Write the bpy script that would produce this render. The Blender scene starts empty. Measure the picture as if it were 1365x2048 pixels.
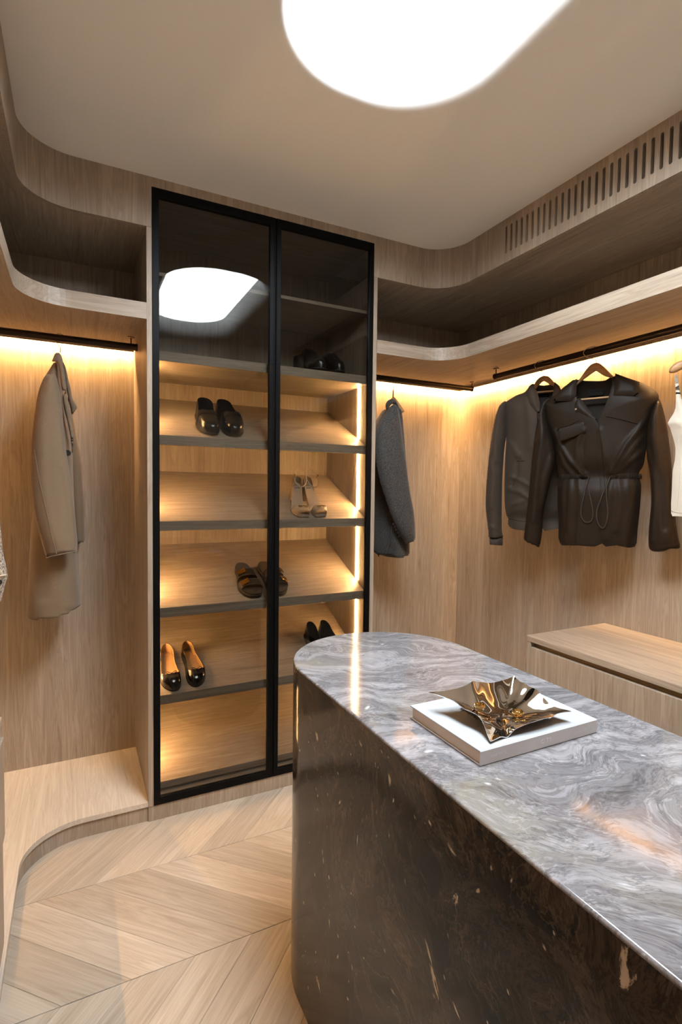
import bpy, bmesh, math, random
import numpy as np
from mathutils import Vector, Matrix, noise as mnoise
from mathutils.geometry import delaunay_2d_cdt

random.seed(7)
scene = bpy.context.scene
C = scene.collection
R = math.radians

# ------------------------------------------------------------------ camera
cam_data = bpy.data.cameras.new('camera')
cam_data.sensor_fit = 'HORIZONTAL'
cam_data.sensor_width = 36.0
cam_data.lens = 27.739
cam_data.clip_start = 0.02
cam_data.clip_end = 60
camera = bpy.data.objects.new('camera', cam_data)
C.objects.link(camera)
_r = Vector((0.89324, -0.44942, 0.01194)); _u = Vector((0.00873, 0.04391, 0.99900)); _f = Vector((0.44949, 0.89224, -0.04315))
_m = Matrix((( _r.x, _u.x, -_f.x, 0), (_r.y, _u.y, -_f.y, 0), (_r.z, _u.z, -_f.z, 1.361), (0, 0, 0, 1)))
camera.matrix_world = _m
scene.camera = camera

# ------------------------------------------------------------------ world, exposure, light levels
world = bpy.data.worlds.new('world')
scene.world = world
world.use_nodes = True
world.node_tree.nodes['Background'].inputs[0].default_value = (0.75, 0.85, 1.0, 1)
world.node_tree.nodes['Background'].inputs[1].default_value = 1.0
scene.view_settings.view_transform = 'Standard'
scene.view_settings.look = 'None'
scene.view_settings.gamma = 1.0
scene.view_settings.use_curve_mapping = False
scene.view_settings.exposure = 0.0
cy = scene.cycles
cy.max_bounces = 7; cy.diffuse_bounces = 4; cy.glossy_bounces = 3; cy.transmission_bounces = 4; cy.transparent_max_bounces = 12
cy.use_light_tree = False; cy.caustics_reflective = False; cy.caustics_refractive = False; cy.sample_clamp_indirect = 6.0
cy.use_adaptive_sampling = True; cy.adaptive_threshold = 0.05; cy.adaptive_min_samples = 16
SKYLIGHT = 39.0            # radiance of the skylight's frosted pane
SKYCOL = (0.89, 0.97, 1.04)
LED_RAIL = 370.0            # strips under the hanging shelves
LED_CAB = 360.0             # strips inside the shoe cabinet
LEDCOL = (1.0, 0.585, 0.24)

# ------------------------------------------------------------------ layout, metres (camera stands at x=0, y=0)
XM = 0.768                              # the room's axis of symmetry
YF = 2.200                              # face of cabinet / shelves / soffit on the back wall
YW = 2.714                              # back wall
XR, XL = 2.2217, 2 * XM - 2.2217        # right and left wall
XSR = 1.7013; XSL = 2 * XM - XSR        # soffit and shelf faces of the side runs
XHR = 1.7160; XHL = 2 * XM - XHR
YN = -1.45                              # wall behind the camera
ZC, ZS = 2.5589, 2.3687                 # ceiling, soffit underside
ZHT, ZHB = 2.077, 2.0144                # hanging shelf top / bottom
RC = 0.17                               # corner radius
RAILZ = 1.973
ZI = 0.898                              # island top

# ------------------------------------------------------------------ materials
MATS = {}
def nt(name):
    m = bpy.data.materials.new(name); m.use_nodes = True
    t = m.node_tree; t.nodes.clear()
    out = t.nodes.new('ShaderNodeOutputMaterial')
    MATS[name] = m
    return m, t, out
def N(t, typ, **kw):
    n = t.nodes.new(typ)
    for k, v in kw.items():
        if k.startswith('i_'):
            key = k[2:]
            n.inputs[int(key) if key.isdigit() else key.replace('_', ' ')].default_value = v
        else: setattr(n, k, v)
    return n
def L(t, a, b): t.links.new(a, b)
def ramp(t, fac, stops, interp='LINEAR'):
    r = t.nodes.new('ShaderNodeValToRGB'); r.color_ramp.interpolation = interp
    e = r.color_ramp.elements
    while len(e) > 1: e.remove(e[-1])
    e[0].position = stops[0][0]; e[0].color = (*stops[0][1], 1)
    for p, c in stops[1:]:
        q = e.new(p); q.color = (*c, 1)
    if fac is not None: L(t, fac, r.inputs[0])
    return r
def g3(v): return (v, v, v)
def math_(t, op, a, b=None, clamp=False):
    n = t.nodes.new('ShaderNodeMath'); n.operation = op; n.use_clamp = clamp
    for i, x in enumerate((a, b)):
        if x is None: continue
        if isinstance(x, (int, float)): n.inputs[i].default_value = x
        else: L(t, x, n.inputs[i])
    return n.outputs[0]
def mixc(t, fac, a, b, blend='MIX'):
    n = t.nodes.new('ShaderNodeMix'); n.data_type = 'RGBA'; n.blend_type = blend
    for i, x in ((0, fac), (6, a), (7, b)):
        if isinstance(x, (int, float)): n.inputs[i].default_value = x
        elif isinstance(x, tuple): n.inputs[i].default_value = (*x, 1)
        else: L(t, x, n.inputs[i])
    return n.outputs[2]
def bsdf(t, out, **kw):
    b = t.nodes.new('ShaderNodeBsdfPrincipled')
    for k, v in kw.items():
        key = k.replace('_', ' ')
        if isinstance(v, (int, float)): b.inputs[key].default_value = v
        elif isinstance(v, tuple): b.inputs[key].default_value = (*v, 1)
        else: L(t, v, b.inputs[key])
    L(t, b.outputs[0], out.inputs[0])
    return b
def bump(t, b, h, strength, dist=0.002):
    n = t.nodes.new('ShaderNodeBump'); n.inputs['Strength'].default_value = strength; n.inputs['Distance'].default_value = dist
    L(t, h, n.inputs['Height']); L(t, n.outputs[0], b.inputs['Normal'])

def wood(name, axis, light, dark, rough=0.42, per_object=False, broad=1.0, fine=1.0, contrast=1.0):
    m, t, out = nt(name)
    tc = N(t, 'ShaderNodeTexCoord'); src = tc.outputs['Object']
    w = None
    if per_object:
        oi = N(t, 'ShaderNodeObjectInfo'); w = math_(t, 'MULTIPLY', oi.outputs['Random'], 37.0)
    def tex(across, along, scale, detail, dist, rgh):
        s = [across] * 3; s[axis] = along
        mp = N(t, 'ShaderNodeMapping'); mp.inputs['Scale'].default_value = s
        L(t, src, mp.inputs[0])
        n = N(t, 'ShaderNodeTexNoise'); n.noise_dimensions = '4D' if w else '3D'
        n.inputs['Scale'].default_value = scale; n.inputs['Detail'].default_value = detail
        n.inputs['Distortion'].default_value = dist; n.inputs['Roughness'].default_value = rgh
        L(t, mp.outputs[0], n.inputs['Vector'])
        if w: L(t, w, n.inputs['W'])
        return n.outputs[0]
    wide = tex(1.0, 0.10, 4.0 * broad, 2, 0.6, 0.5)          # board to board tone
    grow = tex(1.0, 0.055, 26.0 * broad, 3, 1.6, 0.62)       # growth-ring figure
    pore = tex(1.0, 0.016, 260.0 * fine, 1, 0.0, 0.6)        # open pores
    rings = ramp(t, grow, [(0.30, g3(0)), (0.47, g3(0.75)), (0.52, g3(0.35)), (0.60, g3(0.9)), (0.75, g3(1))]).outputs[0]
    a = math_(t, 'MULTIPLY', wide, 0.45); b2 = math_(t, 'MULTIPLY', rings, 0.38)
    c2 = math_(t, 'MULTIPLY', pore, 0.34)
    s = math_(t, 'ADD', math_(t, 'ADD', a, b2), c2)
    f = ramp(t, s, [(0.55 - 0.22 * contrast, g3(0)), (0.62 + 0.20 * contrast, g3(1))]).outputs[0]
    col = mixc(t, f, dark, light)
    if per_object:
        tone = N(t, 'ShaderNodeHueSaturation')
        L(t, col, tone.inputs['Color'])
        v = math_(t, 'MULTIPLY_ADD', oi.outputs['Random'], 0.30); t.nodes[-1].inputs[2].default_value = 0.86
        L(t, v, tone.inputs['Value'])
        col = tone.outputs[0]
    b = bsdf(t, out, Base_Color=col, Roughness=rough)
    b.inputs['Specular IOR Level'].default_value = 0.35
    return m

OAK_L, OAK_D = (0.435, 0.356, 0.276), (0.236, 0.178, 0.126)
wood('oak_z', 2, OAK_L, OAK_D)
wood('oak_x', 0, OAK_L, OAK_D)
wood('oak_y', 1, OAK_L, OAK_D)
wood('oak_pale', 1, (0.68, 0.60, 0.505), (0.47, 0.39, 0.305))
wood('floor_oak', 0, (0.58, 0.50, 0.405), (0.365, 0.288, 0.210), rough=0.38, per_object=True, broad=0.8, fine=0.8)
wood('hanger_wood', 0, (0.50, 0.30, 0.145), (0.33, 0.175, 0.075), rough=0.35, broad=1.5)

def plain(name, col, rough=0.5, metal=0.0, spec=0.5, **kw):
    m, t, out = nt(name)
    b = bsdf(t, out, Base_Color=col, Roughness=rough, Metallic=metal)
    b.inputs['Specular IOR Level'].default_value = spec
    for k, v in kw.items(): b.inputs[k.replace('_', ' ')].default_value = v
    return m
def plaster(name, col):
    m, t, out = nt(name)
    n = N(t, 'ShaderNodeTexNoise'); n.inputs['Scale'].default_value = 260; n.inputs['Detail'].default_value = 3
    b = bsdf(t, out, Base_Color=mixc(t, n.outputs[0], tuple(c * 0.97 for c in col), col), Roughness=0.8)
    b.inputs['Specular IOR Level'].default_value = 0.2
plaster('plaster', (0.90, 0.90, 0.885))
plaster('wall_paint', (0.60, 0.55, 0.48))
plaster('shaft_white', (0.86, 0.87, 0.87))
plain('black_metal', (0.004, 0.004, 0.004), 0.40, 0.0, 0.08)
plain('rail_bronze', (0.022, 0.014, 0.009), 0.34, 0.6)
plain('bracket_bronze', (0.10, 0.055, 0.025), 0.35, 0.8)
plain('steel_wire', (0.50, 0.45, 0.38), 0.25, 1.0)
plain('gold', (0.80, 0.52, 0.17), 0.16, 1.0)
plain('old_gold', (0.66, 0.40, 0.10), 0.24, 1.0)
plain('void', (0.030, 0.024, 0.018), 0.9)
plain('rubber', (0.012, 0.012, 0.012), 0.6)
def emit(name, col, strength):
    m, t, out = nt(name)
    e = N(t, 'ShaderNodeEmission'); e.inputs[0].default_value = (*col, 1); e.inputs[1].default_value = strength
    L(t, e.outputs[0], out.inputs[0])
emit('skylight_pane', SKYCOL, SKYLIGHT)
emit('led_warm', LEDCOL, LED_RAIL)
emit('led_cabinet', LEDCOL, LED_CAB)

def glass_mat():
    m, t, out = nt('smoked_glass')
    tr = N(t, 'ShaderNodeBsdfTransparent'); tr.inputs[0].default_value = (0.69, 0.685, 0.665, 1)
    gl = N(t, 'ShaderNodeBsdfGlossy'); gl.inputs['Roughness'].default_value = 0.0
    gl.inputs[0].default_value = (1, 1, 1, 1)
    fr = N(t, 'ShaderNodeFresnel')
    ge = N(t, 'ShaderNodeNewGeometry')                       # the pane does not bend rays, so both faces use the outside angle
    L(t, math_(t, 'MULTIPLY_ADD', ge.outputs['Backfacing'], 1 / 1.36 - 1.36), fr.inputs[0]); t.nodes[-1].inputs[2].default_value = 1.36
    mx = N(t, 'ShaderNodeMixShader')
    L(t, fr.outputs[0], mx.inputs[0]); L(t, tr.outputs[0], mx.inputs[1]); L(t, gl.outputs[0], mx.inputs[2])
    L(t, mx.outputs[0], out.inputs[0])
glass_mat()

def marble(name, stops, cream, cream_amt, veincol, vein_amt, darkcol, dark_amt, fleck, flecks, rot, wave_amt, spec, rough):
    m, t, out = nt(name)
    tc = N(t, 'ShaderNodeTexCoord')
    def mapping(vec, sc, rot=(0, 0, 0), loc=(0, 0, 0)):
        mp = N(t, 'ShaderNodeMapping'); mp.inputs['Scale'].default_value = sc; mp.inputs['Rotation'].default_value = rot; mp.inputs['Location'].default_value = loc
        L(t, vec, mp.inputs[0]); return mp.outputs[0]
    def noise(vec, scale, detail=6, rgh=0.55, dist=0.0, out_='Fac'):
        n = N(t, 'ShaderNodeTexNoise'); n.inputs['Scale'].default_value = scale; n.inputs['Detail'].default_value = detail
        n.inputs['Roughness'].default_value = rgh; n.inputs['Distortion'].default_value = dist
        L(t, vec, n.inputs['Vector']); return n.outputs[0 if out_ == 'Fac' else 1]
    def warp(vec, scale, amt, detail=2):
        c = noise(vec, scale, detail, 0.5, 0, 'Color')
        s = N(t, 'ShaderNodeVectorMath', operation='SUBTRACT'); L(t, c, s.inputs[0]); s.inputs[1].default_value = (0.5, 0.5, 0.5)
        k = N(t, 'ShaderNodeVectorMath', operation='SCALE'); L(t, s.outputs[0], k.inputs[0]); k.inputs['Scale'].default_value = amt
        a = N(t, 'ShaderNodeVectorMath', operation='ADD'); L(t, vec, a.inputs[0]); L(t, k.outputs[0], a.inputs[1])
        return a.outputs[0]
    base = mapping(tc.outputs['Object'], (1, 1, 1), rot)
    v1 = warp(base, 2.6, 0.46, 2); v2 = warp(v1, 8.0, 0.075, 2)
    flow = mapping(v2, (1.0, 3.6, 2.6))
    n1 = noise(flow, 2.2, 7, 0.66)                                                       # long drawn-out bands
    n2 = noise(mapping(v1, (1.0, 1.6, 1.4), (0, 0, 0), (4, 7, 2)), 2.6, 4, 0.55)          # big light and dark fields
    fine = noise(mapping(v2, (2.2, 17.0, 11.0)), 8.0, 4, 0.70)                            # hairline banding
    wv = N(t, 'ShaderNodeTexWave'); wv.bands_direction = 'Y'; wv.inputs['Scale'].default_value = 5.0; wv.inputs['Distortion'].default_value = 5.0
    wv.inputs['Detail'].default_value = 4; wv.inputs['Detail Scale'].default_value = 1.6; L(t, v1, wv.inputs['Vector'])   # agate-like contour lines
    s = math_(t, 'ADD', math_(t, 'MULTIPLY', n1, 0.46), math_(t, 'ADD', math_(t, 'MULTIPLY', n2, 0.30), math_(t, 'MULTIPLY', fine, 0.26)))
    s = math_(t, 'ADD', s, math_(t, 'MULTIPLY', math_(t, 'SUBTRACT', wv.outputs['Fac'], 0.5), wave_amt))
    col = ramp(t, s, stops).outputs[0]
    cr = ramp(t, noise(v1, 2.6, 4, 0.6), [(0.54, g3(0)), (0.68, g3(1))]).outputs[0]
    col = mixc(t, math_(t, 'MULTIPLY', cr, cream_amt), col, cream)
    vn = noise(mapping(v1, (1.2, 3.2, 2.4), (0.2, 0.1, 0.9), (1, 3, 8)), 2.2, 6, 0.64)
    vein = ramp(t, math_(t, 'ABSOLUTE', math_(t, 'SUBTRACT', vn, 0.5)), [(0.0, g3(1)), (0.005, g3(0.4)), (0.014, g3(0))]).outputs[0]
    col = mixc(t, math_(t, 'MULTIPLY', vein, vein_amt), col, veincol)
    vd = noise(mapping(v2, (1.0, 5.5, 3.6), (0, 0, 0), (9, 1, 5)), 2.6, 6, 0.66)
    dark = ramp(t, math_(t, 'ABSOLUTE', math_(t, 'SUBTRACT', vd, 0.52)), [(0.0, g3(1)), (0.006, g3(0.5)), (0.020, g3(0))]).outputs[0]
    col = mixc(t, math_(t, 'MULTIPLY', dark, dark_amt), col, darkcol)
    for sc, lo, st, w0, w1 in flecks:                                                     # white calcite flecks
        vo = N(t, 'ShaderNodeTexVoronoi'); vo.inputs['Scale'].default_value = sc; vo.inputs['Randomness'].default_value = 1.0
        L(t, mapping(v2, st), vo.inputs['Vector'])
        pick = ramp(t, vo.outputs['Color'], [(lo, g3(0)), (lo + 0.01, g3(1))]).outputs[0]
        fl = ramp(t, math_(t, 'ADD', vo.outputs['Distance'], math_(t, 'MULTIPLY', fine, 0.35)), [(w0, g3(1)), (w1, g3(0))]).outputs[0]
        col = mixc(t, math_(t, 'MULTIPLY', math_(t, 'MULTIPLY', pick, fl), 0.9), col, fleck)
    b = bsdf(t, out, Base_Color=col, Roughness=rough)
    b.inputs['Specular IOR Level'].default_value = spec
marble('marble_lit', [(0.36, (0.050, 0.045, 0.044)), (0.43, (0.110, 0.104, 0.106)), (0.48, (0.185, 0.180, 0.188)), (0.515, (0.140, 0.134, 0.138)), (0.55, (0.225, 0.219, 0.228)), (0.60, (0.275, 0.268, 0.276)), (0.66, (0.36, 0.352, 0.355)), (0.74, (0.48, 0.475, 0.475))],
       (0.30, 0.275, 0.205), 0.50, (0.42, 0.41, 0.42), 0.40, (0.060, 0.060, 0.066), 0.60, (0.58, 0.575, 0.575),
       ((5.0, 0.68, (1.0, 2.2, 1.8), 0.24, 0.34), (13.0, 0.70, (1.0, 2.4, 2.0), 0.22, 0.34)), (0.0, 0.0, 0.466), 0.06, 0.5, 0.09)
marble('marble_shaded', [(0.40, (0.006, 0.004, 0.003)), (0.46, (0.013, 0.009, 0.0065)), (0.50, (0.044, 0.033, 0.024)), (0.535, (0.016, 0.011, 0.008)), (0.58, (0.062, 0.047, 0.035)), (0.63, (0.034, 0.025, 0.018)), (0.70, (0.11, 0.086, 0.067)), (0.78, (0.18, 0.145, 0.115))],
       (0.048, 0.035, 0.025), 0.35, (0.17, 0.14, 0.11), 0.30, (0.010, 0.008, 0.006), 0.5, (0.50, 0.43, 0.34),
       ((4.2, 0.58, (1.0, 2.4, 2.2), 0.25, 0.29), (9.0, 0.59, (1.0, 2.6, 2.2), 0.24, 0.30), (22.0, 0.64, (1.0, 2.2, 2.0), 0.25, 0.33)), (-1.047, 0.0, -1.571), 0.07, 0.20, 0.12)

def cloth(name, c1, c2, scale=900, rough=0.85, sheen=0.15, b_=0.25):
    m, t, out = nt(name)
    tc = N(t, 'ShaderNodeTexCoord')
    n = N(t, 'ShaderNodeTexNoise'); n.inputs['Scale'].default_value = scale; n.inputs['Detail'].default_value = 4; n.inputs['Roughness'].default_value = 0.7
    L(t, tc.outputs['Object'], n.inputs['Vector'])
    f = ramp(t, n.outputs[0], [(0.38, g3(0)), (0.62, g3(1))]).outputs[0]
    b = bsdf(t, out, Base_Color=mixc(t, f, c1, c2), Roughness=rough)
    b.inputs['Specular IOR Level'].default_value = 0.2
    b.inputs['Sheen Weight'].default_value = sheen
    bump(t, b, n.outputs[0], b_, 0.0012)
def leather(name, col, rough=0.42, scale=420, b_=0.12, spec=0.5):
    m, t, out = nt(name)
    tc = N(t, 'ShaderNodeTexCoord')
    v = N(t, 'ShaderNodeTexVoronoi'); v.inputs['Scale'].default_value = scale; L(t, tc.outputs['Object'], v.inputs['Vector'])
    n = N(t, 'ShaderNodeTexNoise'); n.inputs['Scale'].default_value = 14; L(t, tc.outputs['Object'], n.inputs['Vector'])
    b = bsdf(t, out, Base_Color=mixc(t, n.outputs[0], tuple(c * 0.85 for c in col), tuple(c * 1.12 for c in col)), Roughness=rough)
    b.inputs['Specular IOR Level'].default_value = spec
    bump(t, b, v.outputs['Distance'], b_, 0.0008)
cloth('camel_wool', (0.170, 0.122, 0.076), (0.222, 0.164, 0.107), 700)
cloth('grey_wool', (0.012, 0.0115, 0.011), (0.090, 0.085, 0.079), 330, b_=0.4)
cloth('grey_lining', (0.030, 0.026, 0.024), (0.045, 0.040, 0.036), 500)
cloth('taupe_cotton', (0.040, 0.029, 0.020), (0.050, 0.037, 0.026), 1500, rough=0.7, sheen=0.05, b_=0.1)
cloth('cream_cotton', (0.56, 0.50, 0.40), (0.63, 0.57, 0.48), 1200, b_=0.12)
cloth('tweed', (0.10, 0.065, 0.045), (0.62, 0.53, 0.42), 150, b_=0.5)
cloth('black_label', (0.008, 0.008, 0.008), (0.012, 0.012, 0.012), 900, sheen=0.0)
leather('brown_leather', (0.0175, 0.0120, 0.0080), 0.48, spec=0.11)
leather('brown_leather_inside', (0.017, 0.013, 0.009), 0.6, spec=0.15)
leather('shoe_black', (0.010, 0.009, 0.009), 0.24, 900, 0.05)
leather('patent_black', (0.006, 0.006, 0.006), 0.06, 900, 0.0, 0.7)
leather('tan_lining', (0.50, 0.300, 0.125), 0.55)
leather('nude_leather', (0.47, 0.335, 0.21), 0.38)
leather('insole_grey', (0.34, 0.27, 0.21), 0.55)
leather('slide_brown', (0.022, 0.013, 0.0075), 0.5)
leather('footbed', (0.055, 0.034, 0.019), 0.7)
plain('button_dark', (0.012, 0.010, 0.010), 0.3)
plain('stitch', (0.16, 0.125, 0.09), 0.7)
plain('book_white', (0.40, 0.425, 0.445), 0.5)
plain('book_spine', (0.58, 0.565, 0.56), 0.5)
plain('book_ink', (0.80, 0.80, 0.80), 0.4)
plain('book_emboss', (0.46, 0.49, 0.51), 0.3)
plain('book_print', (0.012, 0.014, 0.013), 0.6)
plain('book_back', (0.20, 0.15, 0.11), 0.6)
plain('chrome', (0.84, 0.82, 0.79), 0.03, 1.0)
def pages():
    m, t, out = nt('book_pages')
    tc = N(t, 'ShaderNodeTexCoord'); mp = N(t, 'ShaderNodeMapping'); mp.inputs['Scale'].default_value = (3, 3, 1500); L(t, tc.outputs['Object'], mp.inputs[0])
    n = N(t, 'ShaderNodeTexNoise'); n.inputs['Scale'].default_value = 1.0; L(t, mp.outputs[0], n.inputs['Vector'])
    bsdf(t, out, Base_Color=mixc(t, n.outputs[0], (0.50, 0.42, 0.34), (0.72, 0.63, 0.53)), Roughness=0.8)
pages()

# ------------------------------------------------------------------ object helpers
def link(o, parent=None):
    C.objects.link(o)
    if parent is not None: o.parent = parent
    return o
def wloc(o):
    v = Vector((0, 0, 0))
    while o is not None: v += o.location; o = o.parent
    return v
def tag(o, label=None, cat=None, group=None, kind=None):
    if label: o['label'] = label
    if cat: o['category'] = cat
    if group: o['group'] = group
    if kind: o['kind'] = kind
    return o
def thing(name, label, cat, loc=(0, 0, 0), rz=0, group=None):
    o = bpy.data.objects.new(name, None); link(o); o.empty_display_size = 0.05
    o.location = loc; o.rotation_euler = (0, 0, rz)
    return tag(o, label, cat, group)
def mesh(name, V, F, mat, parent=None, smooth=False, world=True, bev=0.0, seg=2, sharp=0.9):
    """one mesh object; with world=True V is in world space and gets moved into the parent's (unrotated) space"""
    me = bpy.data.meshes.new(name)
    off = wloc(parent) if (parent is not None and world) else Vector((0, 0, 0))
    me.from_pydata([Vector(v) - off for v in V], [], F)
    bm = bmesh.new(); bm.from_mesh(me)
    bmesh.ops.remove_doubles(bm, verts=bm.verts, dist=1e-6)
    bmesh.ops.recalc_face_normals(bm, faces=bm.faces)
    if bev > 0:
        es = [e for e in bm.edges if len(e.link_faces) == 2 and e.calc_face_angle(0) > 0.6]
        bmesh.ops.bevel(bm, geom=es, offset=bev, segments=seg, affect='EDGES', profile=0.5, clamp_overlap=True)
    for f in bm.faces: f.smooth = smooth and len(f.verts) <= 8
    if smooth:
        for e in bm.edges:
            if len(e.link_faces) == 2 and e.calc_face_angle(0) > sharp: e.smooth = False
    bm.to_mesh(me); bm.free()
    for m in (mat if isinstance(mat, (list, tuple)) else [mat]): me.materials.append(MATS[m])
    o = bpy.data.objects.new(name, me)
    return link(o, parent)
def boxvf(x0, x1, y0, y1, z0, z1):
    V = [(x, y, z) for x in (x0, x1) for y in (y0, y1) for z in (z0, z1)]
    return V, [(0, 1, 3, 2), (4, 6, 7, 5), (0, 4, 5, 1), (2, 3, 7, 6), (0, 2, 6, 4), (1, 5, 7, 3)]
def box(name, b, mat, parent=None, bev=0.0008):
    V, F = boxvf(*b); return mesh(name, V, F, mat, parent, bev=bev, seg=1)
def tri2d(outer, holes=()):
    V = [Vector(p) for p in outer]; E = [(i, (i + 1) % len(outer)) for i in range(len(outer))]
    for h in holes:
        n = len(V); V += [Vector(p) for p in h]; E += [(n + i, n + (i + 1) % len(h)) for i in range(len(h))]
    v, e, f, ov, *_ = delaunay_2d_cdt(V, E, [], 1, 1e-7)
    v = [tuple(p) for p in v]
    back = {}
    for i, l in enumerate(ov):
        for q in l: back[q] = i
    out = []
    for t_ in f:
        c = np.mean([v[i] for i in t_], axis=0)
        if not inside(c, outer): continue
        if any(inside(c, h) for h in holes): continue
        out.append(tuple(t_))
    return v, out, back
def inside(p, poly):
    x, y = p[0], p[1]; r = False; j = len(poly) - 1
    for i in range(len(poly)):
        xi, yi = poly[i]; xj, yj = poly[j]
        if (yi > y) != (yj > y) and x < (xj - xi) * (y - yi) / (yj - yi) + xi: r = not r
        j = i
    return r
def prismvf(outer, z0, z1, holes=(), m3=None):
    """polygon extruded; m3 maps (u, v, w) to xyz"""
    m3 = m3 or (lambda u, v, w: (u, v, w))
    v, f, back = tri2d(outer, holes); n = len(v)
    V = [m3(p[0], p[1], z0) for p in v] + [m3(p[0], p[1], z1) for p in v]
    F = [tuple(reversed(t_)) for t_ in f] + [tuple(i + n for i in t_) for t_ in f]
    base = 0
    for loop in (outer, *holes):
        for i in range(len(loop)):
            a = back.get(base + i); b = back.get(base + (i + 1) % len(loop))
            if a is None or b is None or a == b: continue
            F.append((a, b, b + n, a + n))
        base += len(loop)
    return V, F
def prism(name, outer, z0, z1, mat, parent=None, holes=(), m3=None, bev=0.0, smooth=False, seg=2):
    V, F = prismvf(outer, z0, z1, holes, m3); return mesh(name, V, F, mat, parent, bev=bev, smooth=smooth, seg=seg)
def arc(cx, cy, r, a0, a1, n=14):
    return [(cx + r * math.cos(R(a0 + (a1 - a0) * i / n)), cy + r * math.sin(R(a0 + (a1 - a0) * i / n))) for i in range(n + 1)]
def tubevf(P, r, n=8, closed=False, cap=True):
    P = [Vector(p) for p in P]; V = []; F = []
    k = len(P); rr = r if isinstance(r, (list, tuple)) else [r] * k
    ref = None
    for i in range(k):
        a = P[(i - 1) % k] if (closed or i > 0) else P[i]; b = P[(i + 1) % k] if (closed or i < k - 1) else P[i]
        d = (b - a).normalized()
        if ref is None:
            ref = Vector((0, 0, 1)) if abs(d.z) < 0.9 else Vector((1, 0, 0))
        x = d.cross(ref).normalized(); y = x.cross(d).normalized(); ref = y
        for j in range(n):
            t_ = 2 * math.pi * j / n; V.append(P[i] + (x * math.cos(t_) + y * math.sin(t_)) * rr[i])
    for i in range(k if closed else k - 1):
        for j in range(n):
            F.append((i * n + j, i * n + (j + 1) % n, ((i + 1) % k) * n + (j + 1) % n, ((i + 1) % k) * n + j))
    if cap and not closed:
        F.append(tuple(range(n))[::-1]); F.append(tuple((k - 1) * n + j for j in range(n)))
    return V, F
def tube(name, P, r, mat, parent=None, n=8, closed=False, world=True):
    V, F = tubevf(P, r, n, closed); return mesh(name, V, F, mat, parent, smooth=True, world=world)
def join(parts):
    V = []; F = []
    for v, f in parts:
        n = len(V); V += list(v); F += [tuple(i + n for i in q) for q in f]
    return V, F
def catmull(P, k=4, closed=False):
    P = [np.array(p, float) for p in P]; n = len(P); out = []
    rng = range(n if closed else n - 1)
    for i in rng:
        p0 = P[(i - 1) % n] if (closed or i > 0) else P[i]; p1 = P[i]; p2 = P[(i + 1) % n]; p3 = P[(i + 2) % n] if (closed or i + 2 < n) else P[(i + 1) % n]
        for j in range(k):
            t_ = j / k
            out.append(tuple(0.5 * ((2 * p1) + (-p0 + p2) * t_ + (2 * p0 - 5 * p1 + 4 * p2 - p3) * t_ ** 2 + (-p0 + 3 * p1 - 3 * p2 + p3) * t_ ** 3)))
    if not closed: out.append(tuple(P[-1]))
    return out

# =================================================================== the room
# ---- floor: sub-floor with chevron planks laid on it
floor = mesh('floor', *boxvf(XL, XR, YN, YW, -0.06, -0.012), 'void'); tag(floor, kind='structure')
ROW, PIT, Y0 = 0.4282, 0.1725, 1.5010
GAP = 0.0009
def plank_mesh(sign):
    a = ROW / 2
    P = [(0, -a), (PIT, -a), (PIT + sign * ROW, a), (sign * ROW, a)]
    cx = PIT / 2 + sign * a
    P = [(p[0] - cx, p[1]) for p in P]
    c, s = math.cos(R(-45 * sign)), math.sin(R(-45 * sign))       # length along local x
    Q = [(p[0] * c - p[1] * s, p[0] * s + p[1] * c) for p in P]
    # shrink by the joint
    ctr = np.mean(Q, axis=0); Q = [tuple(np.array(q) + (ctr - np.array(q)) / np.linalg.norm(ctr - np.array(q)) * GAP * 1.6) for q in Q]
    if sign < 0: Q = Q[::-1]
    V, F = prismvf(Q, -0.012, 0.0)
    me = bpy.data.meshes.new('plank'); me.from_pydata(V, [], F)
    bm = bmesh.new(); bm.from_mesh(me)
    bmesh.ops.remove_doubles(bm, verts=bm.verts, dist=1e-6); bmesh.ops.dissolve_limit(bm, angle_limit=0.01, verts=bm.verts, edges=bm.edges)
    bmesh.ops.recalc_face_normals(bm, faces=bm.faces)
    es = [e for e in bm.edges if all(v.co.z > -0.001 for v in e.verts)]
    bmesh.ops.bevel(bm, geom=es, offset=0.0007, segments=1, affect='EDGES')
    bm.to_mesh(me); bm.free(); me.materials.append(MATS['floor_oak'])
    return me, cx
pk = {1: plank_mesh(1), -1: plank_mesh(-1)}
for r in range(-7, 3):
    sign = 1 if (r % 2 == 1) else -1        # row r spans y Y0+r*ROW .. +ROW
    me, cx = pk[sign]
    y = Y0 + (r + 0.5) * ROW
    if y - ROW / 2 > YW - 0.05 or y + ROW / 2 < YN + 0.02: continue
    for k in range(-9, 16):
        xs = 0.0427 + k * PIT                # where the joint meets the far seam of an odd/even pair
        xb = xs if sign > 0 else xs + ROW    # x of the plank's left end on its near edge
        x = xb + cx
        if x + 0.12 < XL - 0.1 or x - 0.12 > XR + 0.1: continue
        o = bpy.data.objects.new('plank', me); link(o, floor)
        o.location = (x, y, 0); o.rotation_euler = (0, 0, R(45 * sign))

# ---- outer walls
tag(box('wall_back', (XL - 0.08, XR + 0.08, YW, YW + 0.08, -0.06, ZC), 'oak_z', bev=0), kind='structure')
tag(box('wall_right', (XR, XR + 0.08, YN, YW, -0.06, ZC), 'oak_z', bev=0), kind='structure')
tag(box('wall_left', (XL - 0.08, XL, YN, YW, -0.06, ZC), 'oak_z', bev=0), kind='structure')
tag(box('wall_front', (XL - 0.08, XR + 0.08, YN - 0.08, YN, -0.06, ZC), 'wall_paint', bev=0), kind='structure')

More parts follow.
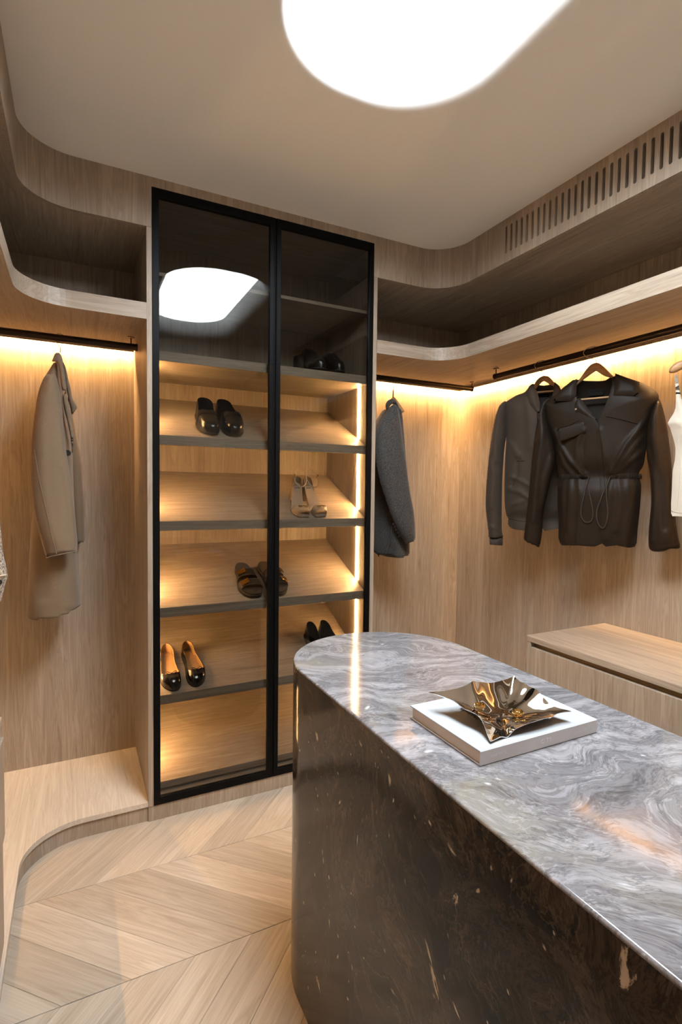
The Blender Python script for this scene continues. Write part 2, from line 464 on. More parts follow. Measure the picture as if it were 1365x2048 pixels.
# ---- ceiling with the skylight well
def rrect(x0, x1, y0, y1, r, off=0.0, n=12):
    x0 -= off; x1 += off; y0 -= off; y1 += off; r += off
    return arc(x1 - r, y1 - r, r, 0, 90, n) + arc(x0 + r, y1 - r, r, 90, 180, n) + arc(x0 + r, y0 + r, r, 180, 270, n) + arc(x1 - r, y0 + r, r, 270, 360, n)
OUT_ = (0.440, 1.115, -0.03, 1.490, 0.30)       # lip of the well in the ceiling
INN_ = (0.488, 1.028, 0.120, 1.430, 0.25)       # frosted pane; the near and right sides are splayed wider
WELL = 0.105
def well_ring(k):
    return rrect(*[a + (b - a) * k for a, b in zip(OUT_, INN_)])
outer = [(XL - 0.08, YN - 0.08), (XR + 0.08, YN - 0.08), (XR + 0.08, YW + 0.08), (XL - 0.08, YW + 0.08)]
hole = well_ring(0.0)
v2, f2, _ = tri2d(outer, [hole])
V = [(p[0], p[1], ZC) for p in v2]; F = list(f2)
ceiling = mesh('ceiling', V, F, 'plaster'); tag(ceiling, kind='structure')
V = []; F = []; K = 14
for k in range(K + 1):
    a = R(90 * k / K); V += [(p[0], p[1], ZC + WELL * (1 - math.cos(a))) for p in well_ring(math.sin(a))]
n = len(hole)
for i in range(K):
    for j in range(n): F.append((i * n + j, i * n + (j + 1) % n, (i + 1) * n + (j + 1) % n, (i + 1) * n + j))
window_1 = mesh('window_1', V, F, 'plaster', smooth=True); tag(window_1, kind='structure')
prism('diffuser_pane', rrect(INN_[0] - .004, INN_[1] + .004, INN_[2] - .004, INN_[3] + .004, INN_[4]), ZC + WELL - 0.001, ZC + WELL + 0.006, 'skylight_pane', window_1)
# ---- soffit above the wardrobes
def mx(x): return 2 * XM - x
def mirror(P): return [(mx(x), y) for x, y in P]
XPL, XA, XB, XPR = 0.2505, 0.2698, 1.2690, 1.2905      # cabinet: side panels and door edges
def run_right(face, th=None, x_in=XPR, y_end=YN, r=RC):
    """front line of shelf / soffit: from the cabinet along the back wall, round the corner, along the right wall"""
    return [(x_in, YF)] + arc(face - r, YF - r, r, 90, 0, 14) + [(face, y_end)]
def offset_line(P, d):
    # offsets the run_right line: straight, quarter arc, straight
    face, r = P[-1][0], RC
    if len(P) > 12 and abs(P[0][1] - YF) < 1e-6:
        return [(P[0][0], YF + d)] + arc(face - r, YF - r, r + d, 90, 0, len(P) - 3) + [(face + d, P[-1][1])]
    return offset_any(P, d)
def offset_any(P, d):
    out = []
    for i in range(len(P)):
        a = np.array(P[max(i - 1, 0)]); b = np.array(P[min(i + 1, len(P) - 1)]); t_ = (b - a) / np.linalg.norm(b - a)
        out.append((P[i][0] - t_[1] * d, P[i][1] + t_[0] * d))
    return out
VENT0, VENT1 = 1.823, 0.357
def soffit(side):
    f = (lambda P: P) if side > 0 else mirror
    nm = 'trim_1' if side > 0 else 'trim_2'
    x_in = XB if side > 0 else mx(XA)
    line = run_right(XSR, x_in=x_in)
    # underside board (root of the piece)
    th = 0.019
    poly = [(x_in, YW)] + offset_line(line, th) + [(XR, YN), (XR, YW)]
    root = prism(nm, f(poly), ZS, ZS + 0.018, 'oak_y'); tag(root, kind='structure')
    cut = [p for p in line if p[1] > VENT0] + [(XSR, VENT0)] if side > 0 else line
    prism('fascia', f(cut + (offset_line(cut, th)[::-1])), ZS, ZC, 'oak_z', root)
    if side > 0:
        prism('fascia', [(XSR, VENT1), (XSR, YN), (XSR + th, YN), (XSR + th, VENT1)], ZS, ZC, 'oak_z', root)
        holes = []
        k = 0
        while 1.7917 - 0.0300 * k > VENT1 + 0.02:
            yc = 1.7917 - 0.0300 * k; w = 0.0061; z0, z1 = 2.4085, 2.5255
            holes.append(arc(yc, z1 - w, w, 0, 180, 6) + arc(yc, z0 + w, w, 180, 360, 6)); k += 1
        g = prism('vent_panel', [(VENT1, ZS), (VENT0, ZS), (VENT0, ZC), (VENT1, ZC)], XSR, XSR + th, 'oak_z', root, holes=holes, m3=lambda u, v, w: (w, u, v))
        box('duct_back', (XSR + 0.09, XSR + 0.10, VENT1 - 0.05, VENT0 + 0.05, ZS + 0.018, ZC), 'void', root, bev=0)
    return root
soffit(1); soffit(-1)
tag(box('trim_3', (XA, XB, YF, YF + 0.019, 2.5232, ZC), 'oak_z', bev=0), kind='structure')

# ---- hanging shelves that wrap the corners
def hanging_shelf(side, label):
    f = (lambda P: P) if side > 0 else mirror
    x_in = XPR if side > 0 else mx(XPL)
    line = run_right(XHR, x_in=x_in)
    poly = [(x_in, YW)] + line + [(XR, YN), (XR, YW)]
    t = thing('wardrobe_shelf', label, 'shelf', (f([(XR, YW)])[0][0], YW, ZHB))
    prism('board', f(poly), ZHB, ZHT, 'oak_y', t)
    ob = offset_line(line, -0.0012)
    prism('edge_band', f(line[:-1] + ob[:-1][::-1]), ZHB, ZHT, 'oak_x', t)
    prism('edge_band', f(line[-2:] + ob[-2:][::-1]), ZHB, ZHT, 'oak_y', t)
    return t
hanging_shelf(1, 'pale oak upper shelf curving from right of the cabinet along the right wall')
hanging_shelf(-1, 'pale oak upper shelf curving round the left corner above the camel coat')

# ---- low platforms and their recessed plinths
XP = -0.183
def platform(side, label):
    f = (lambda P: P) if side < 0 else mirror
    yf = 2.205
    r = 0.20
    x_in = XPL if side < 0 else mx(XPR)
    line = [(x_in, yf)] + arc(XP + r, yf - r, r, 90, 180, 14) + [(XP, YN)]
    t = thing('wardrobe_platform', label, 'platform', (f([(XL, YW)])[0][0], YW, 0))
    prism('board', f([(x_in, YW)] + line + [(XL, YN), (XL, YW)]), 0.0633, 0.0821, 'oak_pale', t, bev=0.0)
    def pl(d): return [(x_in, yf + d)] + arc(XP + r, yf - r, r + d, 90, 180, 14) + [(XP - d, YN)]
    prism('plinth', f(pl(0.008) + pl(0.026)[::-1]), 0.0, 0.0633, 'oak_z', t)
    return t
platform(-1, 'low pale oak wardrobe base with concave front corner beneath the camel coat')
platform(1, 'low pale oak wardrobe base along right wall behind the marble island')

# =================================================================== shoe cabinet
cab = thing('shoe_cabinet', 'tall oak shoe cabinet with two black-framed smoked glass doors', 'cabinet', ((XPL + XPR) / 2, 2.45, 0))
XI0, XI1 = 0.2708, 1.2700
box('side_panel', (XPL, XI0 - 0.0002, YF + 0.001, YW, 0.0633, ZS), 'oak_z', cab)
box('side_panel', (XI1 + 0.0002, XPR, YF + 0.001, YW, 0.0633, ZS), 'oak_z', cab)
box('back_panel', (XI0, XI1, YW - 0.008, YW - 0.001, 0.0633, ZC - 0.03), 'oak_z', cab, bev=0)
box('top_panel', (XI0, XI1, YF + 0.024, YW - 0.008, ZC - 0.045, ZC - 0.027), 'oak_x', cab)
box('bottom_panel', (XI0, XI1, YF + 0.020, YW - 0.008, 0.0640, 0.0847), 'oak_x', cab)
box('plinth', (XPL, XPR, YF + 0.004, YF + 0.022, 0.0, 0.0625), 'oak_z', cab)
YSF, YB = 2.256, YW - 0.008
SLOPE = math.atan2(0.222, 0.458)
shelf_z = [1.5737, 1.2207, 0.8609, 0.4940, 0.1260]
def zslope(zf, y): return zf + (y - YSF) * math.tan(SLOPE)
box('shelf', (XI0, XI1, YSF - 0.012, YB, 2.2052, 2.2205), 'oak_x', cab)
box('shelf', (XI0, XI1, YSF - 0.012, YB, 1.8705, 1.9100), 'oak_x', cab)
def yz(u, v, w): return (w, u, v)
for zf in shelf_z:
    dz = 0.040 if zf > 0.2 else 0.028
    P = [(YSF, zf), (YB, zslope(zf, YB)), (YB, zslope(zf, YB) - dz), (YSF, zf - dz)]
    prism('slanted_shelf', P, XI0, XI1, 'oak_x', cab, m3=yz, bev=0.0008, seg=1)
# light strips let into the side panels, one length per bay
YLED = 2.336
bays = []
tops = [1.8705] + [zslope(z, YLED) - 0.040 for z in shelf_z[:-1]]
bots = [zslope(z, YLED) for z in shelf_z]
for zt, zb in zip(tops, bots):
    for x0, x1 in ((XI0 + 0.0003, XI0 + 0.004), (XI1 - 0.004, XI1 - 0.0003)):
        box('light_strip', (x0, x1, YLED - 0.005, YLED + 0.005, zb + 0.002, zt - 0.001), 'led_cabinet', cab, bev=0)
# doors
ZD0, ZD1 = 0.0640, 2.5222
def door(x0, x1, w0, w1):
    y0, y1 = YF - 0.001, YF + 0.020
    wt, wb = 0.034, 0.030
    V, F = prismvf([(x0, ZD0), (x1, ZD0), (x1, ZD1), (x0, ZD1)], y0, y1, [[(x0 + w0, ZD0 + wb), (x1 - w1, ZD0 + wb), (x1 - w1, ZD1 - wt), (x0 + w0, ZD1 - wt)]], m3=lambda u, v, w: (u, w, v))
    d = mesh('door', V, F, 'black_metal', cab, bev=0.0012, seg=2)
    d['label'] = 'black metal framed glass door'
    g = mesh('glass_pane', *boxvf(x0 + w0 - 0.004, x1 - w1 + 0.004, YF + 0.006, YF + 0.010, ZD0 + wb - 0.004, ZD1 - wt + 0.004), 'smoked_glass', d)
    g['label'] = 'smoked grey glass pane'
    return d
XMID = 0.7798
dl = door(XA + 0.0008, XMID - 0.0012, 0.0265, 0.026)
dr = door(XMID + 0.0012, XB - 0.0008, 0.022, 0.023)
# the slim grip profiles where the doors meet
box('grip_profile', (XMID - 0.0085, XMID - 0.0030, YF - 0.004, YF - 0.001, ZD0 + 0.03, ZD1 - 0.035), 'black_metal', dl)
box('grip_profile', (XMID + 0.0030, XMID + 0.0085, YF - 0.004, YF - 0.001, ZD0 + 0.03, ZD1 - 0.035), 'black_metal', dr)
tube('lock_button', [(XMID - 0.014, YF - 0.003, 1.903), (XMID - 0.014, YF + 0.0, 1.903)], 0.0045, 'black_metal', dl, n=12)

# =================================================================== hanging rails and their light strips
def rail(a, b, label, posts, rr=0.0142):
    a = Vector(a); b = Vector(b)
    t = thing('hanging_rail', label, 'rail', tuple((a + b) / 2))
    tube('rod', [a, b], rr, 'rail_bronze', t, n=20)
    d = (b - a).normalized()
    for e, s in ((a, -1), (b, 1)):
        tube('end_cap', [e - d * s * 0.002, e + d * s * 0.006], rr + 0.0018, 'rail_bronze', t, n=20)
    for q in posts:
        p = a + d * q
        parts = [tubevf([p + Vector((0, 0, rr - 0.001)), Vector((p.x, p.y, ZHB))], 0.0032, 8)]
        parts.append(tubevf([Vector((p.x, p.y, ZHB - 0.004)), Vector((p.x, p.y, ZHB - 0.0002))], 0.015, 16))
        V, F = join(parts); mesh('bracket', V, F, 'bracket_bronze', t, smooth=False)
    return t
rail((XL + 0.12, 2.50, RAILZ), (0.2400, 2.50, RAILZ), 'dark bronze hanging rail carrying the camel coat', (0.2, 0.785))
rail((XPR + 0.008, 2.50, RAILZ), (2.128, 2.50, RAILZ), 'dark bronze hanging rail carrying the grey blazer', (0.04, 0.833))
rail((2.0083, 2.168, RAILZ), (2.0083, -1.1, RAILZ), 'long dark bronze hanging rail carrying the leather jacket on the right wall', (0.003, 1.5, 3.2))
rail((mx(2.0083), 2.168, RAILZ), (mx(2.0083), -1.1, RAILZ), 'dark bronze hanging rail along the left wall', (0.003, 1.5, 3.2))
def strip(a, b, nrm, label):
    """light strip hidden in a small profile under the shelf: it shines down the wall, nrm points from the wall into the room"""
    a = Vector(a); b = Vector(b); n_ = Vector(nrm)
    def slab(d0, d1, z0, z1):
        p = a + n_ * d0; q = b + n_ * d1
        return (min(p.x, q.x), max(p.x, q.x), min(p.y, q.y), max(p.y, q.y), ZHB + z0, ZHB + z1)
    o = box('light_strip', slab(0.020, 0.032, -0.007, -0.0005), 'led_warm', bev=0); tag(o, label, 'light strip')
    box('profile_lip', slab(0.0335, 0.0360, -0.0210, -0.0002), 'oak_x', o, bev=0)
strip((XL + 0.035, YW, 0), (XPL - 0.002, YW, 0), (0, -1, 0), 'warm light strip under the shelf behind the camel coat')
strip((XPR + 0.002, YW, 0), (XR - 0.035, YW, 0), (0, -1, 0), 'warm light strip under the shelf behind the grey blazer')
strip((XR, YN + 0.05, 0), (XR, YW - 0.035, 0), (-1, 0, 0), 'warm light strip under the shelf on the right wall behind the leather jacket')
strip((XL, YN + 0.05, 0), (XL, YW - 0.035, 0), (1, 0, 0), 'warm light strip under the shelf on the left wall')

# =================================================================== drawer benches
def bench(side, label):
    f = (lambda a, b: (a, b)) if side > 0 else (lambda a, b: (mx(b), mx(a)))
    ye, yn = 1.629, -0.9
    t = thing('drawer_bench', label, 'drawer unit', (f(XR, XR)[0], ye, 0))
    def b(name, x0, x1, y0, y1, z0, z1, mat, par=t, bev=0.0012):
        x1 = min(x1, XR - 0.003)
        x0, x1 = f(x0, x1); return box(name, (x0, x1, y0, y1, z0, z1), mat, par, bev)
    fx = 1.7185
    b('top_board', fx, XR, yn, ye, 0.7225, 0.7470, 'oak_y')
    b('end_panel', fx + 0.002, XR, ye - 0.022, ye - 0.001, 0.140, 0.7225, 'oak_z')
    b('end_panel', fx + 0.002, XR, yn, yn + 0.02, 0.140, 0.7225, 'oak_z')
    b('carcass', fx + 0.035, XR, yn + 0.02, ye - 0.022, 0.140, 0.7225, 'oak_y', bev=0)
    n = 2
    for i in range(n):
        y1 = ye - 0.0245 - i * (ye - yn - 0.045) / n; y0 = y1 - (ye - yn - 0.045) / n + 0.003
        b('drawer_front', fx - 0.006 if side < 0 else fx, fx + 0.0185, y0, y1, 0.4385, 0.7020, 'oak_z')
        b('drawer_front', fx, fx + 0.0185, y0, y1, 0.1420, 0.4350, 'oak_z')
    return t
bench(1, 'oak drawer bench with recessed finger gap against the right wall')
bench(-1, 'oak drawer bench cropped at the left edge, beside the patterned jacket')

# =================================================================== marble island
isl = thing('marble_island', 'round-ended island clad in polished grey-brown veined marble', 'island', (0.768, 0.45, 0))
IX0, IX1, IYF, IYN = 0.5066, 1.0294, 1.4850, -0.62
ir = (IX1 - IX0) / 2; icx = (IX0 + IX1) / 2
def stadium(off=0.0, n=40):
    r = ir - off
    return arc(icx, IYF - ir, r, 0, 180, n) + arc(icx, IYN + ir, r, 180, 360, n)
def island_part(name, prof, mat):
    V = []; F = []
    n = len(stadium())
    for off, z in prof: V += [(p[0], p[1], z) for p in stadium(off)]
    for i in range(len(prof) - 1):
        for j in range(n): F.append((i * n + j, i * n + (j + 1) % n, (i + 1) * n + (j + 1) % n, (i + 1) * n + j))
    F.append(tuple(range(n))[::-1]); F.append(tuple((len(prof) - 1) * n + j for j in range(n)))
    o = mesh(name, V, F, mat, isl, smooth=True)
    return o
ZJ = ZI - 0.006                         # mitre line of the top slab
island_part('side_cladding', [(0.0, 0.024), (0.0, 0.45), (0.0, ZJ)], 'marble_shaded')  # darker copy of the marble: shade on the sides put into its colour
island_part('top_slab', [(0.0, ZJ + 0.0002)] + [(0.004 - 0.004 * math.cos(R(a)), ZI - 0.004 + 0.004 * math.sin(R(a))) for a in (0, 30, 60, 90)], 'marble_lit')  # paler copy of the marble: brighter light on top put into its colour
prism('plinth', stadium(0.018), 0.0, 0.024, 'void', isl)

# garment outlines, metres from the hook: [across, up]
G={
'leather':{'body':[[-0.0679,-0.1157],[-0.109,-0.1364],[-0.1604,-0.1785],[-0.2037,-0.195],[-0.21,-0.2152],[-0.1904,-0.3069],[-0.1543,-0.3917],[-0.1399,-0.4748],[-0.1304,-0.53],[-0.1286,-0.5472],[-0.1315,-0.5851],[-0.1287,-0.6817],[-0.1221,-0.7505],[-0.1148,-0.8435],[-0.0624,-0.8472],[-0.0243,-0.8437],[0.0737,-0.8278],[0.1269,-0.8324],[0.1855,-0.8377],[0.1944,-0.7669],[0.201,-0.659],[0.2019,-0.5833],[0.1954,-0.5549],[0.1923,-0.5266],[0.2079,-0.4954],[0.2154,-0.4206],[0.2173,-0.3461],[0.2354,-0.2855],[0.2534,-0.2318],[0.2406,-0.1968],[0.182,-0.1533],[0.0872,-0.1199],[0.0523,-0.1318],[0.0162,-0.1308],[-0.0269,-0.1245]],
'vleft':[[-0.0679,-0.1157],[-0.0615,-0.1817],[-0.0431,-0.2101],[-0.0042,-0.2631],[0.04,-0.3168],[0.0514,-0.3748],[0.0598,-0.4533],[0.0634,-0.5317],[0.0741,-0.6101],[0.0809,-0.6753],[0.0772,-0.8276]],
'vright':[[0.0872,-0.1199],[0.0873,-0.1583],[0.0811,-0.2057],[0.0611,-0.2651],[0.043,-0.317]],
'sleeve_l':[[-0.1735,-0.1875],[-0.2015,-0.2007],[-0.2182,-0.2423],[-0.2282,-0.3044],[-0.2369,-0.367],[-0.2438,-0.4442],[-0.2499,-0.5289],[-0.2547,-0.6142],[-0.2628,-0.7072],[-0.2709,-0.8009],[-0.2728,-0.8384],[-0.2375,-0.8546],[-0.2197,-0.8618],[-0.2009,-0.8654],[-0.1903,-0.7975],[-0.1877,-0.7186],[-0.1732,-0.6271],[-0.1554,-0.5436],[-0.1413,-0.4748],[-0.151,-0.3919],[-0.1735,-0.308],[-0.184,-0.2451]],
'sleeve_r':[[0.255,-0.232],[0.2695,-0.2699],[0.2849,-0.3381],[0.2982,-0.424],[0.3091,-0.5156],[0.3153,-0.607],[0.3256,-0.6983],[0.3387,-0.7831],[0.3464,-0.8289],[0.3145,-0.8351],[0.2886,-0.8483],[0.2483,-0.8491],[0.2363,-0.8148],[0.2375,-0.7331],[0.241,-0.6579],[0.2368,-0.5768],[0.2293,-0.5145],[0.2203,-0.4707],[0.2141,-0.3832],[0.2226,-0.3092],[0.2398,-0.2551]],
'collar_l':[[-0.0533,-0.118],[-0.0767,-0.1296],[-0.1047,-0.1482],[-0.1234,-0.1661],[-0.1482,-0.2085],[-0.0679,-0.216],[-0.0511,-0.1934],[-0.0521,-0.1573]],
'collar_r':[[0.0966,-0.1141],[0.1425,-0.1385],[0.1899,-0.1625],[0.1892,-0.1899],[0.1864,-0.2202],[0.1394,-0.2168],[0.0911,-0.2145],[0.0983,-0.1676]],
'lapel':[[-0.0485,-0.1951],[-0.0599,-0.2299],[-0.0653,-0.2589],[-0.0076,-0.2927],[0.0519,-0.3258],[0.0159,-0.2752],[-0.0283,-0.2133]],
'flap':[[-0.1221,-0.3375],[-0.0622,-0.3228],[-0.0131,-0.3117],[-0.0028,-0.3525],[-0.0544,-0.3744],[-0.1077,-0.3897]],
'welt':[[0.0742,-0.2937],[0.1272,-0.309],[0.1865,-0.3292],[0.1867,-0.3354],[0.1275,-0.3165],[0.0745,-0.3013]],
'yoke_seam':[[-0.1223,-0.3309],[-0.0748,-0.3206],[-0.0318,-0.302]],
'waist_l':[[-0.112,-0.532],[-0.0686,-0.5337],[-0.0249,-0.5354],[0.007,-0.5395],[0.0075,-0.5538],[-0.0244,-0.5524],[-0.068,-0.5549],[-0.1114,-0.5548]],
'waist_r':[[0.09,-0.5414],[0.1286,-0.5329],[0.1621,-0.5294],[0.2018,-0.5348],[0.2035,-0.5557],[0.1629,-0.5531],[0.1293,-0.5542],[0.0904,-0.5554]],
'string_l':[[0.0095,-0.5431],[0.0045,-0.5787],[-0.0026,-0.6243],[-0.0104,-0.6701],[-0.0117,-0.7095],[-0.0012,-0.7352],[0.0172,-0.7408],[0.033,-0.7271],[0.0343,-0.6882],[0.0245,-0.6433],[0.0125,-0.5852]],
'string_r':[[0.0938,-0.5468],[0.0852,-0.5848],[0.0879,-0.6355],[0.0941,-0.6862],[0.092,-0.7308],[0.0801,-0.7602],[0.0653,-0.7546],[0.0532,-0.7262],[0.0521,-0.6876],[0.0648,-0.6424],[0.0817,-0.5848]],
'label':[[-0.0192,-0.1582],[0.0409,-0.1594],[0.0419,-0.189],[-0.0183,-0.1883]],
'bar':[[-0.0432,-0.2048],[0.0741,-0.205]],
'hump':[[-0.0703,-0.1407],[-0.063,-0.1315],[-0.0342,-0.0886],[-0.0133,-0.0618],[0.0018,-0.054],[0.0139,-0.0524],[0.026,-0.056],[0.0445,-0.0728],[0.066,-0.0981],[0.0873,-0.1232],[0.0887,-0.1297],[0.0698,-0.1229],[0.0457,-0.1116],[0.0242,-0.0941],[0.015,-0.0883],[0.0059,-0.0917],[-0.0181,-0.1071],[-0.0455,-0.1269],[-0.0652,-0.1426]],
'hook':[[0.0139,-0.0537],[0.0126,-0.0295],[0.0036,-0.0152],[-0.0034,-0.0044],[-0.0051,0.0102],[0.0026,0.0175],[0.0117,0.018]],
'snap':[[-0.0442,-0.256]],
'cr_l1':[[-0.0146,-0.5364],[-0.0404,-0.5107],[-0.0735,-0.4696],[-0.1177,-0.4002],[-0.1425,-0.3374]],
'cr_l2':[[-0.0208,-0.5377],[-0.0347,-0.4906],[-0.0434,-0.4101],[-0.0172,-0.3448]],
'cr_l3':[[-0.0652,-0.534],[-0.0988,-0.4894],[-0.1269,-0.4203]],
'cr_l4':[[-0.0058,-0.5178],[-0.0152,-0.4112],[-0.0106,-0.3584]],
'cr_r1':[[0.0912,-0.532],[0.1217,-0.4809],[0.1539,-0.4118],[0.1913,-0.357],[0.2277,-0.2972]],
'cr_r2':[[0.1117,-0.5321],[0.1447,-0.4814],[0.1873,-0.4069],[0.2165,-0.3709]],
'cr_r3':[[0.1,-0.532],[0.0741,-0.4538],[0.053,-0.3489]],
'cr_r4':[[0.1289,-0.5259],[0.1674,-0.4819],[0.2052,-0.4452]],
'cr_p1':[[-0.071,-0.5542],[-0.0619,-0.6457],[-0.0708,-0.7822]],
'cr_p2':[[-0.0328,-0.5543],[-0.0176,-0.6447],[-0.0246,-0.8336]],
'cr_p3':[[0.124,-0.5547],[0.1411,-0.6413],[0.125,-0.7709]],
'cr_p4':[[0.1007,-0.5547],[0.0947,-0.6423],[0.0908,-0.8056]],
'cr_p5':[[0.1584,-0.5548],[0.1734,-0.6724],[0.1554,-0.8206]],
'cr_p6':[[-0.0969,-0.5542],[-0.0997,-0.6808],[-0.0892,-0.8176]]},'taupe':{'body':[[-0.0467,-0.0895],[-0.0782,-0.1248],[-0.1217,-0.1387],[-0.1733,-0.1689],[-0.1803,-0.1895],[-0.1704,-0.281],[-0.1632,-0.3571],[-0.1668,-0.4862],[-0.1641,-0.6542],[-0.153,-0.7304],[-0.142,-0.7453],[-0.1364,-0.7893],[-0.0604,-0.8007],[0.0251,-0.7792],[0.1015,-0.7849],[0.1882,-0.7784],[0.1934,-0.7319],[0.2028,-0.7173],[0.2072,-0.6464],[0.2026,-0.4914],[0.1959,-0.3718],[0.1971,-0.3018],[0.1979,-0.218],[0.1843,-0.1974],[0.1375,-0.1612],[0.0969,-0.1406],[0.0619,-0.1002],[0.0102,-0.1023]],
'vleft':[[-0.0467,-0.0895],[-0.0206,-0.1322],[-0.0089,-0.1733],[-0.0022,-0.2394],[0.0056,-0.3202],[0.0151,-0.5401],[0.0252,-0.7814]],
'sleeve_l':[[-0.162,-0.1668],[-0.1958,-0.1793],[-0.2159,-0.2326],[-0.2303,-0.3083],[-0.2409,-0.3848],[-0.2494,-0.485],[-0.2556,-0.5859],[-0.2573,-0.6795],[-0.2483,-0.7573],[-0.2381,-0.8193],[-0.2318,-0.8502],[-0.1668,-0.8463],[-0.1711,-0.8003],[-0.1749,-0.616],[-0.1728,-0.4861],[-0.1677,-0.3873],[-0.1602,-0.327],[-0.1599,-0.2514]],
'cuff_l':[[-0.2311,-0.8486],[-0.2286,-0.8859],[-0.1659,-0.8855],[-0.1661,-0.8447]],
'collar_l':[[-0.0326,-0.0944],[-0.0076,-0.1413],[-0.0029,-0.161],[0.005,-0.196],[0.0077,-0.2463],[-0.0149,-0.2304],[-0.0411,-0.196],[-0.0597,-0.1366]],
'collar_r':[[0.0622,-0.0926],[0.085,-0.1147],[0.0993,-0.1477],[0.0908,-0.2035],[0.0647,-0.2334],[0.0501,-0.1967],[0.0589,-0.1441]],
'hem':[[-0.1466,-0.7439],[-0.0542,-0.7568],[0.0242,-0.746],[0.0252,-0.7814],[-0.0604,-0.8007],[-0.1364,-0.7893]],
'welt':[[-0.0989,-0.4603],[-0.0585,-0.4633],[-0.0598,-0.4706],[-0.0972,-0.4677]],
'label':[[-0.0216,-0.1369],[0.0328,-0.1395],[0.0331,-0.1519],[-0.0213,-0.1494]],
'hump':[[-0.0389,-0.1122],[-0.0358,-0.0979],[-0.0257,-0.077],[-0.0119,-0.0624],[0.0089,-0.0559],[0.0299,-0.061],[0.0476,-0.0787],[0.0619,-0.1002],[0.0793,-0.1162],[0.0747,-0.1215],[0.0553,-0.1103],[0.0343,-0.0975],[0.011,-0.0821],[-0.0076,-0.0933],[-0.0281,-0.1169]],
'hook':[[0.0097,-0.0574],[0.0088,-0.0262],[0.0008,-0.013],[-0.01,-0.0045],[-0.0118,0.0102],[-0.0036,0.0193],[0.009,0.0192]],
'bar':[[-0.0277,-0.1315],[0.0559,-0.1319]],
'cr1':[[-0.1263,-0.5397],[-0.0666,-0.5623],[-0.0299,-0.5845]],
'cr2':[[-0.1397,-0.6004],[-0.0726,-0.6147],[-0.0209,-0.6512]],
'cr3':[[-0.1153,-0.6759],[-0.0568,-0.6594]],
'cr4':[[-0.1689,-0.3417],[-0.1227,-0.3888],[-0.0919,-0.4348]],
'cr5':[[-0.0705,-0.1387],[-0.039,-0.2443],[-0.0279,-0.3921]],
'cr6':[[-0.0912,-0.4648],[-0.0966,-0.5398],[-0.1176,-0.585]],
'cs1':[[-0.2358,-0.4312],[-0.2021,-0.5394],[-0.2138,-0.6939]],
'cs2':[[-0.1912,-0.2115],[-0.2069,-0.3477],[-0.1964,-0.4628]]},'camel':{'sleeve':[[-0.0451,-0.1935],[-0.0279,-0.1876],[-0.0113,-0.1899],[-0.0012,-0.2349],[0.0082,-0.2994],[0.0127,-0.3825],[0.0224,-0.4839],[0.0345,-0.574],[0.0445,-0.665],[0.0518,-0.7566],[0.0558,-0.8648],[0.0209,-0.8682],[-0.0139,-0.8752],[-0.0325,-0.8804],[-0.0499,-0.888],[-0.0684,-0.8141],[-0.0856,-0.7363],[-0.0945,-0.6652],[-0.0985,-0.5769],[-0.0951,-0.4595],[-0.0865,-0.3713],[-0.0748,-0.2829],[-0.0609,-0.229]],
'sleeve_seam':[[-0.0837,-0.479],[-0.0758,-0.5365],[-0.0631,-0.6176],[-0.0472,-0.7023],[-0.0301,-0.794],[-0.0143,-0.8706]],
'body':[[-0.0217,-0.1066],[-0.0369,-0.1322],[-0.0538,-0.1652],[-0.0685,-0.2103],[-0.0815,-0.2986],[-0.091,-0.4177],[-0.0982,-0.5744],[-0.1054,-0.7253],[-0.1147,-0.8261],[-0.1217,-0.9523],[-0.1286,-1.0788],[-0.1283,-1.1477],[-0.0856,-1.15],[-0.0408,-1.148],[-0.0009,-1.1395],[0.028,-1.1317],[0.062,-1.1217],[0.0674,-1.1036],[0.061,-1.029],[0.0546,-0.8839],[0.049,-0.7334],[0.0443,-0.6036],[0.043,-0.4939],[0.0412,-0.4425],[0.032,-0.3789],[0.0212,-0.3158],[0.0133,-0.2529],[0.0082,-0.1901],[0.0042,-0.1464],[0.0006,-0.109]],
'far_sleeve':[[0.0286,-0.2113],[0.0463,-0.292],[0.0581,-0.3601],[0.0668,-0.4288],[0.0769,-0.4978],[0.0823,-0.6024],[0.0864,-0.7076],[0.0859,-0.8521],[0.0725,-0.8658],[0.0567,-0.8758],[0.0412,-0.8612],[0.0333,-0.7074],[0.0253,-0.5687],[0.0205,-0.431],[0.0187,-0.2941]],
'collar':[[-0.0265,-0.1231],[-0.0221,-0.108],[-0.0165,-0.0903],[-0.0083,-0.0838],[0.0025,-0.0867],[0.0094,-0.1042],[0.0146,-0.1403],[0.0196,-0.1827],[0.0236,-0.2334],[0.0136,-0.2374],[0.0082,-0.2342],[0.0041,-0.2027],[0.0012,-0.1663],[-0.004,-0.1375],[-0.0125,-0.1239]],
'lapel':[[0.0087,-0.252],[0.0154,-0.2477],[0.0205,-0.2317],[0.0295,-0.2776],[0.0385,-0.3331],[0.0453,-0.3954],[0.046,-0.4457],[0.0405,-0.4851],[0.0386,-0.4461],[0.0329,-0.3962],[0.0233,-0.3467],[0.0127,-0.2977]],
'far_collar':[[0.0093,-0.0925],[0.0194,-0.1157],[0.0294,-0.1663],[0.0372,-0.2044],[0.045,-0.246],[0.0611,-0.276],[0.0515,-0.2976],[0.0409,-0.3095],[0.0353,-0.2826],[0.0287,-0.2442],[0.0187,-0.1933],[0.0123,-0.1359]],
'button':[[0.0254,-0.4826]],
